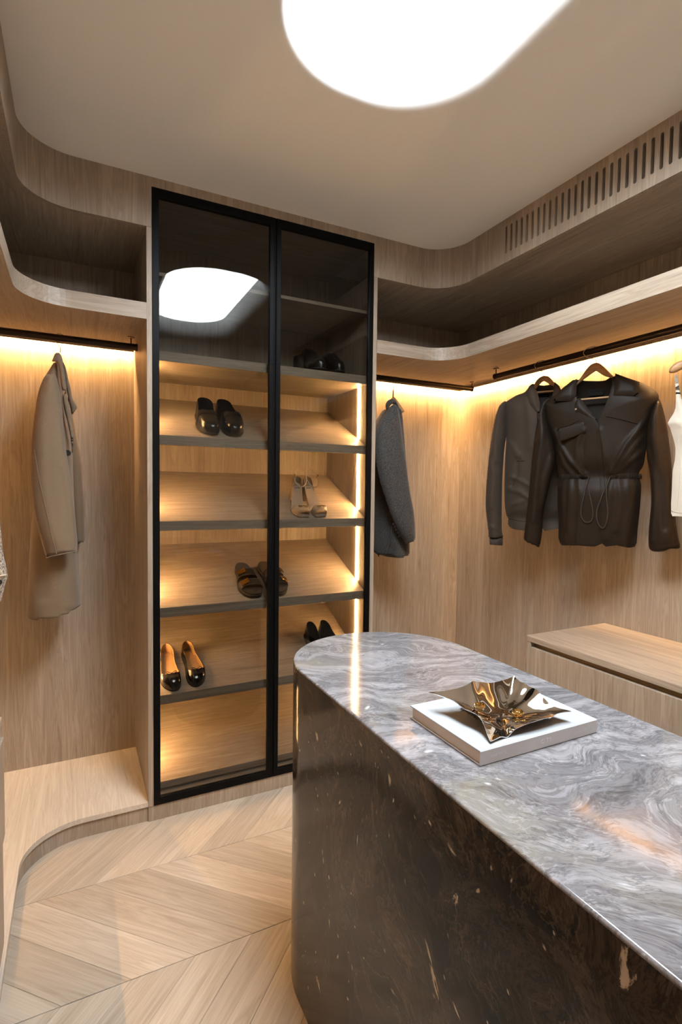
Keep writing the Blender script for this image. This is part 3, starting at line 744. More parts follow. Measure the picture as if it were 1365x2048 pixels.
'hook':[[-0.0001,-0.0602],[0.0006,-0.0473],[0.003,-0.0342],[0.0065,-0.0209],[0.0078,-0.0131],[0.0045,-0.0007],[-0.0024,0.0047],[-0.0046,0.0095],[-0.0034,0.016]]},'grey':{'sleeve':[[-0.1691,-0.1923],[-0.1562,-0.1796],[-0.1391,-0.1753],[-0.1253,-0.2023],[-0.1116,-0.2499],[-0.1017,-0.3078],[-0.0885,-0.3854],[-0.0723,-0.4585],[-0.0587,-0.5422],[-0.0388,-0.6413],[-0.0192,-0.7164],[-0.0085,-0.7919],[-0.0046,-0.8626],[-0.0086,-0.8726],[-0.0337,-0.8843],[-0.0598,-0.8939],[-0.0788,-0.8653],[-0.112,-0.8196],[-0.1423,-0.7598],[-0.1664,-0.7055],[-0.1962,-0.6324],[-0.2229,-0.5602],[-0.241,-0.4884],[-0.2495,-0.4169],[-0.249,-0.3452],[-0.2413,-0.3066],[-0.2251,-0.2769],[-0.2034,-0.2371],[-0.1814,-0.2057]],
'body':[[-0.08,-0.1668],[-0.1123,-0.2127],[-0.147,-0.2762],[-0.163,-0.3788],[-0.1592,-0.5317],[-0.145,-0.737],[-0.1265,-0.9682],[-0.1049,-0.9603],[-0.0709,-0.9813],[-0.0401,-0.9801],[0.0064,-0.969],[0.0453,-0.9563],[0.046,-0.9254],[0.0375,-0.7919],[0.0248,-0.6329],[0.0122,-0.4752],[-0.0003,-0.3189],[-0.0113,-0.2364],[-0.0248,-0.1804],[-0.0406,-0.1559]],
'collar':[[-0.1328,-0.1801],[-0.1309,-0.1574],[-0.1147,-0.1375],[-0.0911,-0.128],[-0.07,-0.1337],[-0.057,-0.1538],[-0.0504,-0.1837],[-0.0424,-0.2186],[-0.0394,-0.2463],[-0.0477,-0.2545],[-0.0556,-0.2246],[-0.0635,-0.1897],[-0.0724,-0.1652],[-0.0846,-0.1551],[-0.0994,-0.1598],[-0.111,-0.1758],[-0.1225,-0.1953]],
'vent':[[-0.1124,-0.7722],[-0.1226,-0.8609],[-0.1476,-0.9489]],
'buttons':[[-0.159,-0.7854],[-0.1502,-0.799],[-0.1408,-0.8147],[-0.1313,-0.8303],[-0.1207,-0.8471]],
'hook':[[-0.0252,-0.106],[-0.0244,-0.0797],[-0.0236,-0.0587]],
'wire':[[-0.0236,-0.0587],[-0.0196,-0.0374],[-0.0082,-0.0179],[-0.0009,-0.0041],[-0.0012,0.009],[-0.0088,0.015],[-0.0169,0.0131]]},'cream':{'body':[[-0.1327,-0.1859],[-0.1276,-0.2499],[-0.1269,-0.3027],[-0.1354,-0.3285],[-0.1489,-0.355],[-0.1415,-0.3723],[-0.1287,-0.4172],[-0.1221,-0.4483],[-0.1225,-0.4926],[-0.1279,-0.5324],[-0.1282,-0.6036],[-0.1274,-0.6862],[-0.1101,-0.6945],[-0.0444,-0.695],[0.0559,-0.6967],[0.1571,-0.6872],[0.1846,-0.6772],[0.1783,-0.6],[0.1711,-0.535],[0.1537,-0.4981],[0.1487,-0.4572],[0.1581,-0.4291],[0.1774,-0.3896],[0.1885,-0.3749],[0.1621,-0.3483],[0.1437,-0.3227],[0.1405,-0.2738],[0.144,-0.2156],[0.1185,-0.2108],[0.1193,-0.272],[0.101,-0.3196],[0.0434,-0.3446],[0.0119,-0.3468],[-0.0252,-0.3401],[-0.0814,-0.3104],[-0.1103,-0.2689],[-0.1244,-0.1867]],
'hump':[[-0.1513,-0.1685],[-0.145,-0.1538],[-0.1305,-0.1402],[-0.0876,-0.1281],[-0.0407,-0.117],[0.0053,-0.1167],[0.0505,-0.1289],[0.0949,-0.151],[0.1382,-0.1726],[0.17,-0.1904],[0.1808,-0.2056],[0.1707,-0.2092],[0.1389,-0.1928],[0.0957,-0.1715],[0.0063,-0.1441],[-0.0866,-0.1563],[-0.1256,-0.1735],[-0.1442,-0.1763]],
'hook':[[0.0054,-0.118],[0.0044,-0.0894],[-0.0115,-0.0703],[-0.0159,-0.0528],[-0.001,-0.0446]]},'tweed':{'edge':[[0.2499,-0.7052],[0.2529,-0.7658],[0.2572,-0.8267],[0.2637,-0.8652],[0.2685,-0.8999],[0.2683,-0.9114],[0.2636,-0.928],[0.2553,-0.9642],[0.246,-0.994]],
'trim':[[0.2735,-0.895],[0.259,-0.8927],[0.2404,-0.8885]],
'button':[[0.2663,-0.9148]]}}

# =================================================================== cloth tools
def seg_dist(P, line, closed=False):
    """distance of points P (n,2) to a polyline"""
    A = np.array(line, float); B = np.roll(A, -1, axis=0)
    if not closed: A = A[:-1]; B = B[:-1]
    d = np.full(len(P), 1e9)
    for a, b in zip(A, B):
        ab = b - a; L2 = max(ab @ ab, 1e-12)
        t_ = np.clip(((P - a) @ ab) / L2, 0, 1)
        d = np.minimum(d, np.linalg.norm(P - (a + t_[:, None] * ab), axis=1))
    return d
def inside_many(P, poly):
    x, y = P[:, 0], P[:, 1]; r = np.zeros(len(P), bool); j = len(poly) - 1
    for i in range(len(poly)):
        xi, yi = poly[i]; xj, yj = poly[j]
        with np.errstate(divide='ignore', invalid='ignore'):
            c = ((yi > y) != (yj > y)) & (x < (xj - xi) * (y - yi) / (yj - yi) + xi)
        r ^= c; j = i
    return r
def resample(poly, step):
    out = []
    n = len(poly)
    for i in range(n):
        a = np.array(poly[i]); b = np.array(poly[(i + 1) % n]); k = max(1, int(np.linalg.norm(b - a) / step))
        for q in range(k): out.append(tuple(a + (b - a) * q / k))
    return out
def piece(name, outline, front, back, mat, parent, res=0.009, smooth_outline=True, curve=3):
    """closed cloth piece: outline in (u, z); front(P, d) and back(P, d) give the local y of both faces, d = distance to the rim"""
    o = catmull(outline, curve, True) if smooth_outline else list(outline)
    o = resample(o, res * 1.1)
    O = np.array(o); lo, hi = O.min(0), O.max(0)
    gx = np.arange(lo[0], hi[0], res); gy = np.arange(lo[1], hi[1], res * 0.9)
    G_ = np.array([(x + (0.5 * res if j % 2 else 0), y) for j, y in enumerate(gy) for x in gx])
    if len(G_):
        G_ = G_[inside_many(G_, o)]
        if len(G_): G_ = G_[seg_dist(G_, o, True) > res * 0.55]
    nb = len(o)
    pts = [Vector(p) for p in o] + [Vector(p) for p in G_]
    v, e, f, ov, *_ = delaunay_2d_cdt(pts, [(i, (i + 1) % nb) for i in range(nb)], [], 1, 1e-7)
    P = np.array([tuple(p) for p in v])
    tri = np.array([t_ for t_ in f if len(t_) == 3])
    tri = tri[inside_many(P[tri].mean(1), o)]
    d = seg_dist(P, o, True)
    rim = d < 1e-5
    yf = front(P, d); yb = back(P, d)
    mid = (yf + yb) / 2
    V = []; imap_b = {}
    for i in range(len(P)):
        V.append((P[i, 0], mid[i] if rim[i] else yf[i], P[i, 1]))
    for i in range(len(P)):
        if rim[i]: imap_b[i] = i
        else: imap_b[i] = len(V); V.append((P[i, 0], yb[i], P[i, 1]))
    F = [tuple(t_) for t_ in tri] + [tuple(imap_b[i] for i in t_[::-1]) for t_ in tri]
    return mesh(name, V, F, mat, parent, smooth=True, world=False, sharp=1.9)
def creases(P, lines):
    y = np.zeros(len(P))
    for ln, amp, w in lines:
        y += amp * np.exp(-(seg_dist(P, ln) / w) ** 2)
    return y
def wob(P, sc, amp, seed=0.0):
    return np.array([mnoise.noise((p[0] * sc, p[1] * sc * 0.6, seed)) * amp for p in P])
def open_rim(poly, i0, i1):
    """outline without the hem between points i0 and i1, so the cloth keeps its depth down to an open hem"""
    return list(poly[i1:]) + list(poly[:i0 + 1])
def puff(Rr, k=1.0, y0=0.0, lines=(), seed=1.0, w=0.0, up=-1, rim=None):
    """round cross-section of radius Rr, flattened by k"""
    def fn(P, d):
        if rim is not None: d = seg_dist(P, rim)
        dd = np.minimum(d, Rr); h = np.sqrt(np.maximum(dd * (2 * Rr - dd), 0)) * k
        edge = np.clip(d / 0.02, 0, 1)
        return y0 + up * (h + edge * (creases(P, lines) + (wob(P, 9, w, seed) if w else 0)))
    return fn
def sheet(y0, B, Lc, rim_line, lines=(), w=0.0, seed=0.0, pinch=None, th=0.0, up=-1):
    def fn(P, d):
        dr = seg_dist(P, rim_line)
        b = B * (1 - np.exp(-dr / Lc))
        if pinch: b = b * (1 - pinch[2] * np.exp(-((P[:, 1] - pinch[0]) / pinch[1]) ** 2))
        e = np.clip(dr / 0.02, 0, 1)
        return y0 + up * (b + e * (creases(P, lines) + (wob(P, 8, w, seed) if w else 0))) + th
    return fn
def leaf(y0, th, bulge=0.004, seed=0.0, slope=0.0):
    f = lambda P, d: y0 - bulge * np.minimum(d / 0.02, 1) + slope * (P[:, 1] - P[:, 1].max())
    return f, (lambda P, d: f(P, d) + th)
def patch(name, outline, y0, th, mat, parent, res=0.008, bulge=0.003, slope=0.0, smooth_outline=False):
    f, b = leaf(y0, th, bulge, 0, slope)
    return piece(name, outline, f, b, mat, parent, res, smooth_outline)
def cord(name, pts, y, r, mat, parent, k=5, n=6):
    P = catmull(pts, k)
    yy = y if callable(y) else (lambda p: y)
    return tube(name, [(p[0], yy(p), p[1]) for p in P], r, mat, parent, n=n, world=False)
def disc(name, u, z, y, r, mat, parent, th=0.003, n=14):
    V, F = tubevf([(u, y, z), (u, y - th, z)], r, n); return mesh(name, V, F, mat, parent, world=False)
def near_idx(poly, p):
    A = np.array(poly); return int(np.argmin(np.linalg.norm(A - np.array(p), axis=1)))
def hanger(label, loc, rz, g, bar=True, group=None, hook_key='hook', arms=True, mat='hanger_wood'):
    t = thing('clothes_hanger', label, 'hanger', loc, rz, group)
    hk = [tuple(g[hook_key][0])]                      # neck of the hanger, then over the rod
    w_ = 0.0175 / max(0.45, math.cos(rz)) if abs(rz) > 0.01 else 0.0178
    hk += [(hk[0][0] * .7, -0.038), (-w_ * .55, -0.024), (-w_, -0.004), (-w_ * .72, 0.0125), (0.0, 0.0178), (w_ * .72, 0.0125), (w_, 0.002)]
    # wire hook: from the neck up, over the rod
    top = hk[-1]
    P = catmull(hk, 4)
    tube('hook', [(p[0], 0.0, p[1]) for p in P], 0.0017, 'steel_wire', t, n=8, world=False)
    if arms and 'hump' in g:
        piece('shoulder_arms', g['hump'], puff(0.012, 0.75), puff(0.012, 0.75, up=1), mat, t, 0.006)
    if bar and 'bar' in g:
        a, b = g['bar']
        tube('trouser_bar', [(a[0], 0, a[1]), (b[0], 0, b[1])], 0.0042, mat, t, n=10, world=False)
    return t

# ------------------------------------------------------------------ leather jacket
def leather_jacket():
    g = G['leather']; H = (2.0083, 1.5736, RAILZ); rz = R(-65)
    hanger('wooden hanger holding the dark brown leather jacket', H, rz, g)
    t = thing('leather_jacket', 'dark brown leather jacket with drawstring waist facing into the room', 'jacket', H, rz)
    body = g['body']; rim = catmull(open_rim(body, 13, 18), 3)
    pin = (-0.54, 0.045, 0.42)
    back = [p for p in body]
    piece('back_panel', body, sheet(0.0, 0.045, 0.05, rim, pinch=pin, up=1), sheet(0.003, 0.045, 0.05, rim, pinch=pin, up=1), 'brown_leather_inside', t, 0.012)
    cl = [(g['cr_l1'], 0.012, 0.010), (g['cr_l2'], 0.007, 0.010), (g['cr_l3'], 0.009, 0.009), (g['cr_l4'], -0.004, 0.008),
          (g['cr_p1'], 0.006, 0.013), (g['cr_p2'], 0.007, 0.011), (g['cr_p6'], 0.005, 0.011)]
    cr = [(g['cr_r1'], 0.013, 0.011), (g['cr_r2'], 0.009, 0.009), (g['cr_r3'], 0.005, 0.009), (g['cr_r4'], 0.008, 0.008),
          (g['cr_p3'], 0.007, 0.012), (g['cr_p4'], 0.007, 0.011), (g['cr_p5'], 0.006, 0.013)]
    B = 0.062
    i = near_idx(body, g['vleft'][-1])
    left = body[:i + 1] + g['vleft'][::-1][1:-1]
    fl = sheet(0.0, B, 0.045, rim, cl, 0.004, 3.0, pin)
    piece('front_panel', left, fl, lambda P, d: fl(P, d) + 0.0025, 'brown_leather', t, 0.0075)
    j = near_idx(body, g['vright'][0])
    plk = [(p[0] - 0.014, p[1]) for p in g['vleft'][5:]]
    right = [body[i]] + body[i + 1:j + 1] + g['vright'][1:] + plk[:-1]
    fr = sheet(-0.006, B, 0.045, rim, cr, 0.004, 9.0, pin)
    piece('front_panel', right, fr, lambda P, d: fr(P, d) + 0.0025, 'brown_leather', t, 0.0075)
    # placket seam
    dep = lambda p: float(fr(np.array([p]), np.array([0.1]))[0]) - 0.0012
    cord('placket_seam', [(p[0] + 0.004, p[1]) for p in g['vleft'][4:-1]], dep, 0.0011, 'brown_leather', t)
    sl = [([(-0.17, -0.23), (-0.20, -0.45), (-0.215, -0.75)], 0.010, 0.012), ([(-0.15, -0.40), (-0.19, -0.55), (-0.20, -0.80)], -0.008, 0.010), ([(-0.16, -0.3), (-0.15, -0.46)], 0.008, 0.009)]
    piece('sleeve', g['sleeve_l'], puff(0.048, 0.95, -0.012, sl, 2, 0.006, rim=open_rim(g['sleeve_l'], 10, 13)), puff(0.048, 0.9, -0.012, (), 2, 0.004, 1, rim=open_rim(g['sleeve_l'], 10, 13)), 'brown_leather', t, 0.0085)
    sr = [([(0.24, -0.25), (0.255, -0.5), (0.25, -0.8)], 0.010, 0.014), ([(0.23, -0.42), (0.27, -0.55), (0.30, -0.75)], -0.007, 0.012), ([(0.30, -0.5), (0.31, -0.8)], 0.006, 0.01)]
    piece('sleeve', g['sleeve_r'], puff(0.058, 0.9, -0.006, sr, 5, 0.006, rim=open_rim(g['sleeve_r'], 8, 11)), puff(0.05, 0.8, -0.006, (), 2, 0.004, 1, rim=open_rim(g['sleeve_r'], 8, 11)), 'brown_leather', t, 0.0085)
    for k in ('collar_l', 'collar_r'):
        patch('collar', g[k], -0.036, 0.005, 'brown_leather', t, 0.008, 0.010, 0.22)
    patch('lapel', g['lapel'], -0.050, 0.005, 'brown_leather', t, 0.008, 0.008, 0.10)
    disc('snap', *g['snap'][0], -0.074, 0.0045, 'steel_wire', t)
    patch('pocket_flap', g['flap'], -0.069, 0.004, 'brown_leather', t, 0.006, 0.0015, 0.03)
    ds = lambda s, o: (lambda p: float(s(np.array([p]), np.array([0.1]))[0]) - o)
    cord('yoke_seam', g['yoke_seam'], ds(fl, 0.001), 0.0013, 'brown_leather', t)
    cord('welt_pocket', [g['welt'][0], g['welt'][1], g['welt'][2]], ds(fr, 0.001), 0.0022, 'brown_leather', t)
    cord('welt_pocket', [(p[0], p[1] - 0.004) for p in g['welt'][:3]], ds(fr, -0.0005), 0.0012, 'button_dark', t)
    # gathered waist tunnels: small vertical puckers in a row
    for key, fn in (('waist_l', fl), ('waist_r', fr)):
        pts = g[key]; n4 = len(pts) // 2
        top = catmull(pts[:n4], 6); bot = catmull(pts[n4:][::-1], 6)
        parts = []
        m = min(len(top), len(bot))
        for q in range(m):
            a, b = top[q], bot[q]
            c = [(a[0], ds(fn, 0.002)(a), a[1]), ((a[0] + b[0]) / 2 + 0.0008, ds(fn, 0.0055)(((a[0] + b[0]) / 2, (a[1] + b[1]) / 2)), (a[1] + b[1]) / 2), (b[0], ds(fn, 0.002)(b), b[1])]
            parts.append(tubevf(c, [0.0018, 0.0042, 0.0018], 6))
        V, F = join(parts); mesh('waist_tunnel', V, F, 'brown_leather', t, smooth=True, world=False)
    cord('drawstring', g['string_l'], ds(fl, 0.007), 0.0019, 'taupe_cotton', t)
    cord('drawstring', g['string_r'], ds(fr, 0.007), 0.0019, 'taupe_cotton', t)
    lb = patch('label', g['label'], 0.020, 0.002, 'black_label', t, 0.01, 0.0)
    # the woven name is too small to read in the photograph: short pale stitches
    u0, z0 = g['label'][0]; u1, z1 = g['label'][1]
    parts = []
    rnd = random.Random(3); u = 0.14
    while u < 0.88:
        w = rnd.uniform(0.025, 0.05)
        if not 0.36 < u < 0.42:
            a = (u0 + (u1 - u0) * u, 0.0192, z0 + (z1 - z0) * u - 0.020); b = (u0 + (u1 - u0) * (u + w), 0.0192, z0 + (z1 - z0) * (u + w) - 0.020 + rnd.uniform(-0.002, 0.002))
            parts.append(tubevf([a, b], 0.0007, 5))
        u += w + 0.012
    V, F = join(parts); mesh('woven_lettering', V, F, 'steel_wire', lb, world=False)
leather_jacket()

# ------------------------------------------------------------------ taupe bomber jacket
def taupe_jacket():
    g = G['taupe']; H = (2.0083, 1.8531, RAILZ); rz = R(-60)
    hanger('wooden hanger holding the taupe zip jacket behind the leather jacket', H, rz, g)
    t = thing('bomber_jacket', 'taupe cotton bomber jacket half hidden behind the leather jacket', 'jacket', H, rz)
    body = g['body']; rim = catmull(open_rim(body, 11, 15), 3)
    pin = (-0.745, 0.03, 0.35)
    piece('back_panel', body, sheet(0.0, 0.04, 0.05, rim, pinch=pin, up=1), sheet(0.003, 0.04, 0.05, rim, pinch=pin, up=1), 'grey_lining', t, 0.013)
    cs = [(g['cr1'], 0.008, 0.010), (g['cr2'], 0.009, 0.011), (g['cr3'], 0.006, 0.009), (g['cr4'], 0.007, 0.014), (g['cr5'], 0.007, 0.018), (g['cr6'], -0.006, 0.012)]
    i = near_idx(body, g['vleft'][-1])
    left = body[:i + 1] + g['vleft'][::-1][1:-1]
    fl = sheet(0.0, 0.055, 0.045, rim, cs, 0.006, 5.0, pin)
    piece('front_panel', left, fl, lambda P, d: fl(P, d) + 0.0025, 'taupe_cotton', t, 0.008)
    right = [body[i]] + body[i + 1:] + [(0.07, -0.115), (0.036, -0.30), (0.030, -0.55)]
    right = [p for p in right]
    fr = sheet(0.0, 0.055, 0.045, rim, (), 0.006, 8.0, pin)
    piece('front_panel', right, fr, lambda P, d: fr(P, d) + 0.0025, 'taupe_cotton', t, 0.012)
    ss = [(g['cs1'], 0.009, 0.013), (g['cs2'], 0.008, 0.013), ([(-0.235, -0.78), (-0.19, -0.80)], 0.006, 0.008)]
    piece('sleeve', g['sleeve_l'], puff(0.045, 0.95, -0.008, ss, 4, 0.006, rim=open_rim(g['sleeve_l'], 10, 11)), puff(0.045, 0.9, -0.008, (), 2, 0.004, 1, rim=open_rim(g['sleeve_l'], 10, 11)), 'taupe_cotton', t, 0.0085)
    mirror_u = 0.015
    sr = [(2 * mirror_u - p[0], p[1]) for p in g['sleeve_l']][::-1]
    piece('sleeve', sr, puff(0.045, 0.95, -0.008, (), 4, 0.006), puff(0.045, 0.9, -0.008, (), 2, 0.004, 1), 'taupe_cotton', t, 0.0115)
    piece('cuff', g['cuff_l'], puff(0.026, 1.6, -0.008, rim=open_rim(g['cuff_l'], 1, 2)), puff(0.026, 1.6, -0.008, up=1, rim=open_rim(g['cuff_l'], 1, 2)), 'taupe_cotton', t, 0.006, smooth_outline=False)
    ds = lambda s, o: (lambda p: float(s(np.array([p]), np.array([0.1]))[0]) - o)
    patch('collar', g['collar_l'], -0.040, 0.005, 'taupe_cotton', t, 0.007, 0.012, 0.10)
    patch('collar', g['collar_r'], -0.022, 0.005, 'taupe_cotton', t, 0.007, 0.012, 0.10)
    # hem band and its gathers
    hm = g['hem']; n = len(hm) // 2
    top = hm[:n]; 
    cord('hem_seam', top, ds(fl, 0.0012), 0.0016, 'taupe_cotton', t)
    cord('welt_pocket', [g['welt'][0], g['welt'][1]], ds(fl, 0.001), 0.0025, 'taupe_cotton', t)
    cord('pocket_seam', g['cr6'], ds(fl, 0.001), 0.0014, 'taupe_cotton', t)
    patch('label', g['label'], 0.018, 0.002, 'black_label', t, 0.01, 0.0)
    z = [(p[0] - 0.003, p[1]) for p in g['vleft'][2:]]
    cord('zip', z, ds(fl, 0.0015), 0.0022, 'button_dark', t)
taupe_jacket()

# ------------------------------------------------------------------ cream top at the right edge
def cream_top():
    g = G['cream']; H = (2.0083, 1.063, RAILZ); rz = R(-60)
    dz = 0.0446 + 0.016
    g = {k: [[p[0] + (0.001 if k == 'hook' else 0), p[1] + 0.0] for p in v] for k, v in g.items()}
    g['hook'] = [(0.0054, -0.118), (0.0044, -0.0894), (-0.0145, -0.040), (-0.0165, 0.0), (-0.010, 0.013), (0.0, 0.0175), (0.012, 0.012)]
    hanger('pale hanger holding the cream sleeveless top', H, rz, g, bar=False)
    t = thing('sleeveless_top', 'cream sleeveless top cropped by the right edge of the picture', 'top', H, rz)
    body = g['body']; rim = catmull(open_rim(body, 11, 16), 2)
    st = [([(-0.10, -0.40), (-0.06, -0.55), (-0.07, -0.68)], 0.007, 0.010), ([(-0.12, -0.36), (-0.05, -0.42)], 0.006, 0.012), ([(0.05, -0.35), (0.04, -0.65)], 0.007, 0.012)]
    piece('back_panel', body, sheet(0.0, 0.03, 0.05, rim, up=1), sheet(0.003, 0.03, 0.05, rim, up=1), 'cream_cotton', t, 0.012, curve=2)
    f = sheet(0.0, 0.05, 0.04, rim, st, 0.005, 6.0)
    piece('front_panel', body, f, lambda P, d: f(P, d) + 0.0025, 'cream_cotton', t, 0.008, curve=2)
    ds = lambda s, o: (lambda p: float(s(np.array([p]), np.array([0.1]))[0]) - o)
    lo = [p for p in body if p[1] < -0.66]
    cord('hem_seam', [(p[0], p[1] + 0.014) for p in sorted(lo)], ds(f, 0.0008), 0.0011, 'cream_cotton', t)
    cord('side_seam', [(-0.118, -0.40), (-0.105, -0.52), (-0.110, -0.67)], ds(f, 0.0008), 0.0011, 'cream_cotton', t)
cream_top()

# ------------------------------------------------------------------ camel coat
def camel_coat():
    g = G['camel']; H = (-0.0551, 2.50, RAILZ)
    hanger('wire-hook hanger holding the camel coat', H, 0, {'hook': g['hook']}, bar=False)
    t = thing('wool_coat', 'long camel wool coat with one dark button hanging on the left', 'coat', H, 0)
    bl = [([(-0.070, -0.86), (-0.060, -1.05)], -0.006, 0.022)]
    piece('coat_body', g['body'], puff(0.085, 1.5, -0.02, bl, 3, 0.004, rim=open_rim(g['body'], 11, 16)), puff(0.075, 1.9, -0.02, (), 3, 0.01, 1, rim=open_rim(g['body'], 11, 16)), 'camel_wool', t, 0.010)
    piece('sleeve', g['far_sleeve'], puff(0.04, 1.0, 0.150, rim=open_rim(g['far_sleeve'], 7, 10)), puff(0.04, 1.0, 0.150, up=1, rim=open_rim(g['far_sleeve'], 7, 10)), 'camel_wool', t, 0.010)
    sl = [([(-0.06, -0.30), (-0.055, -0.6), (-0.02, -0.82)], 0.006, 0.022), ([(0.0, -0.55), (0.03, -0.80)], -0.005, 0.015)]
    cr_ = open_rim(g['sleeve'], 10, 14)
    s0 = puff(0.052, 0.85, -0.195, sl, 7, 0.006, rim=cr_)
    piece('sleeve', g['sleeve'], s0, puff(0.05, 0.6, -0.195, (), 2, 0.0, 1, rim=cr_), 'camel_wool', t, 0.008)
    ds = lambda s, o: (lambda p: float(s(np.array([p]), np.array([0.05]))[0]) - o)
    cord('sleeve_seam', g['sleeve_seam'], lambda p: float(s0(np.array([p]), np.array([0.026]))[0]) + 0.001, 0.0022, 'camel_wool', t)
    cuff = [p for p in g['sleeve'] if p[1] < -0.855]
    cord('cuff_edge', sorted(cuff), lambda p: float(s0(np.array([p]), np.array([0.02]))[0]), 0.0022, 'camel_wool', t)
    patch('collar', g['collar'], -0.110, 0.012, 'camel_wool', t, 0.006, 0.012, 0.30, True)
    patch('lapel', g['lapel'], -0.118, 0.010, 'camel_wool', t, 0.006, 0.008, 0.06, True)
    patch('collar', g['far_collar'], 0.012, 0.012, 'camel_wool', t, 0.006, 0.010, 0.05, True)
    disc('button', *g['button'][0], -0.158, 0.012, 'button_dark', t, 0.004, 18)
camel_coat()

# ------------------------------------------------------------------ grey blazer
def grey_blazer():
    g = G['grey']; H = (1.5996, 2.50, RAILZ)
    h = thing('clothes_hanger', 'wooden hanger holding the grey blazer', 'hanger', H)
    tube('hook', [(p[0], 0, p[1]) for p in catmull(g['wire'], 4)], 0.0017, 'steel_wire', h, world=False)
    tube('neck', [(p[0], 0, p[1]) for p in catmull(g['hook'], 3)], [0.0045] * 6 + [0.003], 'hanger_wood', h, n=10, world=False)
    u, z = g['hook'][0]
    V = []; F = []
    P = [(u, -0.10, z - 0.085), (u, -0.07, z - 0.055), (u, -0.035, z - 0.022), (u, 0.0, z), (u, 0.035, z - 0.022), (u, 0.07, z - 0.055), (u, 0.10, z - 0.085)]
    tube('shoulder_arms', catmull(P, 4), [0.008] * 25, 'hanger_wood', h, n=10, world=False)
    t = thing('blazer', 'charcoal grey wool blazer hanging right of the glass cabinet', 'jacket', H)
    bl = [([(-0.10, -0.55), (-0.13, -0.95)], -0.010, 0.016), ([(-0.05, -0.6), (-0.02, -0.93)], 0.008, 0.02)]
    piece('body', g['body'], puff(0.07, 1.7, -0.03, bl, 4, 0.008, rim=open_rim(g['body'], 6, 11)), puff(0.07, 1.9, -0.03, (), 4, 0.008, 1, rim=open_rim(g['body'], 6, 11)), 'grey_wool', t, 0.010)
    sl = [([(-0.14, -0.30), (-0.13, -0.6), (-0.06, -0.85)], 0.006, 0.02)]
    gr_ = open_rim(g['sleeve'], 13, 15)
    s0 = puff(0.05, 0.8, -0.2, sl, 3, 0.005, rim=gr_)
    piece('sleeve', g['sleeve'], s0, puff(0.05, 0.6, -0.2, (), 3, 0.0, 1, rim=gr_), 'grey_wool', t, 0.008)
    mirror_s = [(p[0] + 0.075, p[1]) for p in g['sleeve']]
    piece('sleeve', mirror_s, puff(0.035, 0.8, 0.150), puff(0.035, 0.8, 0.150, up=1), 'grey_wool', t, 0.014)
    patch('collar', g['collar'], -0.100, 0.014, 'grey_wool', t, 0.006, 0.012, 0.12, True)
    cord('vent_edge', g['vent'], -0.150, 0.0022, 'grey_lining', t)
    for u, z in g['buttons']: disc('cuff_button', u, z, -0.228, 0.0062, 'button_dark', t, 0.006, 12)
grey_blazer()

# ------------------------------------------------------------------ patterned jacket at the left edge
def tweed_jacket():
    g = G['tweed']; H = (mx(2.0083), 2.02, RAILZ)
    gg = {'hook': [(0.0, -0.075), (0.0, -0.045), (-0.013, -0.02), (-0.0165, 0.0), (-0.010, 0.013), (0.0, 0.0175), (0.012, 0.012)],
          'hump': [(-0.20, -0.150), (-0.12, -0.115), (-0.04, -0.080), (0.0, -0.072), (0.04, -0.080), (0.12, -0.115), (0.20, -0.150), (0.20, -0.162), (0.12, -0.138), (0.0, -0.105), (-0.12, -0.138), (-0.20, -0.162)]}
    hanger('wooden hanger holding the patterned jacket by the left wall', H, 0, gg, bar=False)
    t = thing('tweed_jacket', 'brown and cream patterned jacket peeking in at the left edge', 'jacket', H, 0)
    body = [(-0.07, -0.075), (-0.19, -0.145), (-0.18, -0.40), (-0.19, -0.80), (0.0, -0.82), (0.19, -0.80), (0.18, -0.40), (0.19, -0.145), (0.07, -0.075), (0.0, -0.095)]
    piece('body', body, puff(0.05, 0.9, 0, (), 3, 0.006), puff(0.05, 0.9, 0, (), 3, 0.006, 1), 'tweed', t, 0.012)
    e = g['edge']
    sl = [(0.165, -0.140), (0.205, -0.160), (0.228, -0.30), (0.240, -0.50)] + [tuple(p) for p in e] + [(0.225, -0.985), (0.195, -0.955), (0.175, -0.70), (0.165, -0.40)]
    piece('sleeve', sl, puff(0.04, 0.9, -0.005, (), 3, 0.004), puff(0.04, 0.9, -0.005, (), 3, 0.004, 1), 'tweed', t, 0.009)
    piece('sleeve', [(-p[0], p[1]) for p in sl][::-1], puff(0.04, 0.9, -0.005), puff(0.04, 0.9, -0.005, up=1), 'tweed', t, 0.012)
    cord('cuff_trim', [(0.268, -0.900), (0.24, -0.903), (0.20, -0.895)], -0.034, 0.003, 'cream_cotton', t)
    disc('button', 0.250, -0.922, -0.036, 0.008, 'button_dark', t)
tweed_jacket()

# =================================================================== shoes (local: toe tip at y=0, heel at y=length, z up)
def interp(tab, t_):
    xs = [a for a, b in tab]; ys = [b for a, b in tab]
    return float(np.interp(t_, xs, ys))
ROUND = [(0, 0), (.012, .26), (.035, .46), (.075, .67), (.13, .84), (.21, .97), (.29, 1.0), (.42, .90), (.56, .74), (.70, .67), (.84, .66), (.92, .58), (.97, .40), (.99, .24), (1, 0)]
POINT = [(0, 0), (.015, .14), (.05, .30), (.10, .50), (.17, .72), (.25, .92), (.32, 1.0), (.44, .88), (.58, .72), (.70, .66), (.84, .66), (.92, .58), (.97, .40), (.99, .24), (1, 0)]
TS = sorted(set([0, .006, .012, .022, .035, .05, .07, .09, .11, .14, .17, .20, .23, .26, .28, .30, .32, .34, .36, .39, .42, .45, .48, .52, .56, .60, .65, .70, .75, .80, .84, .88, .92, .95, .97, .985, .995, 1.0]))
def cline(t_, side): return side * 0.010 * math.sin(math.pi * min(1, t_ / 0.75)) * (1 - 0.25 * t_)
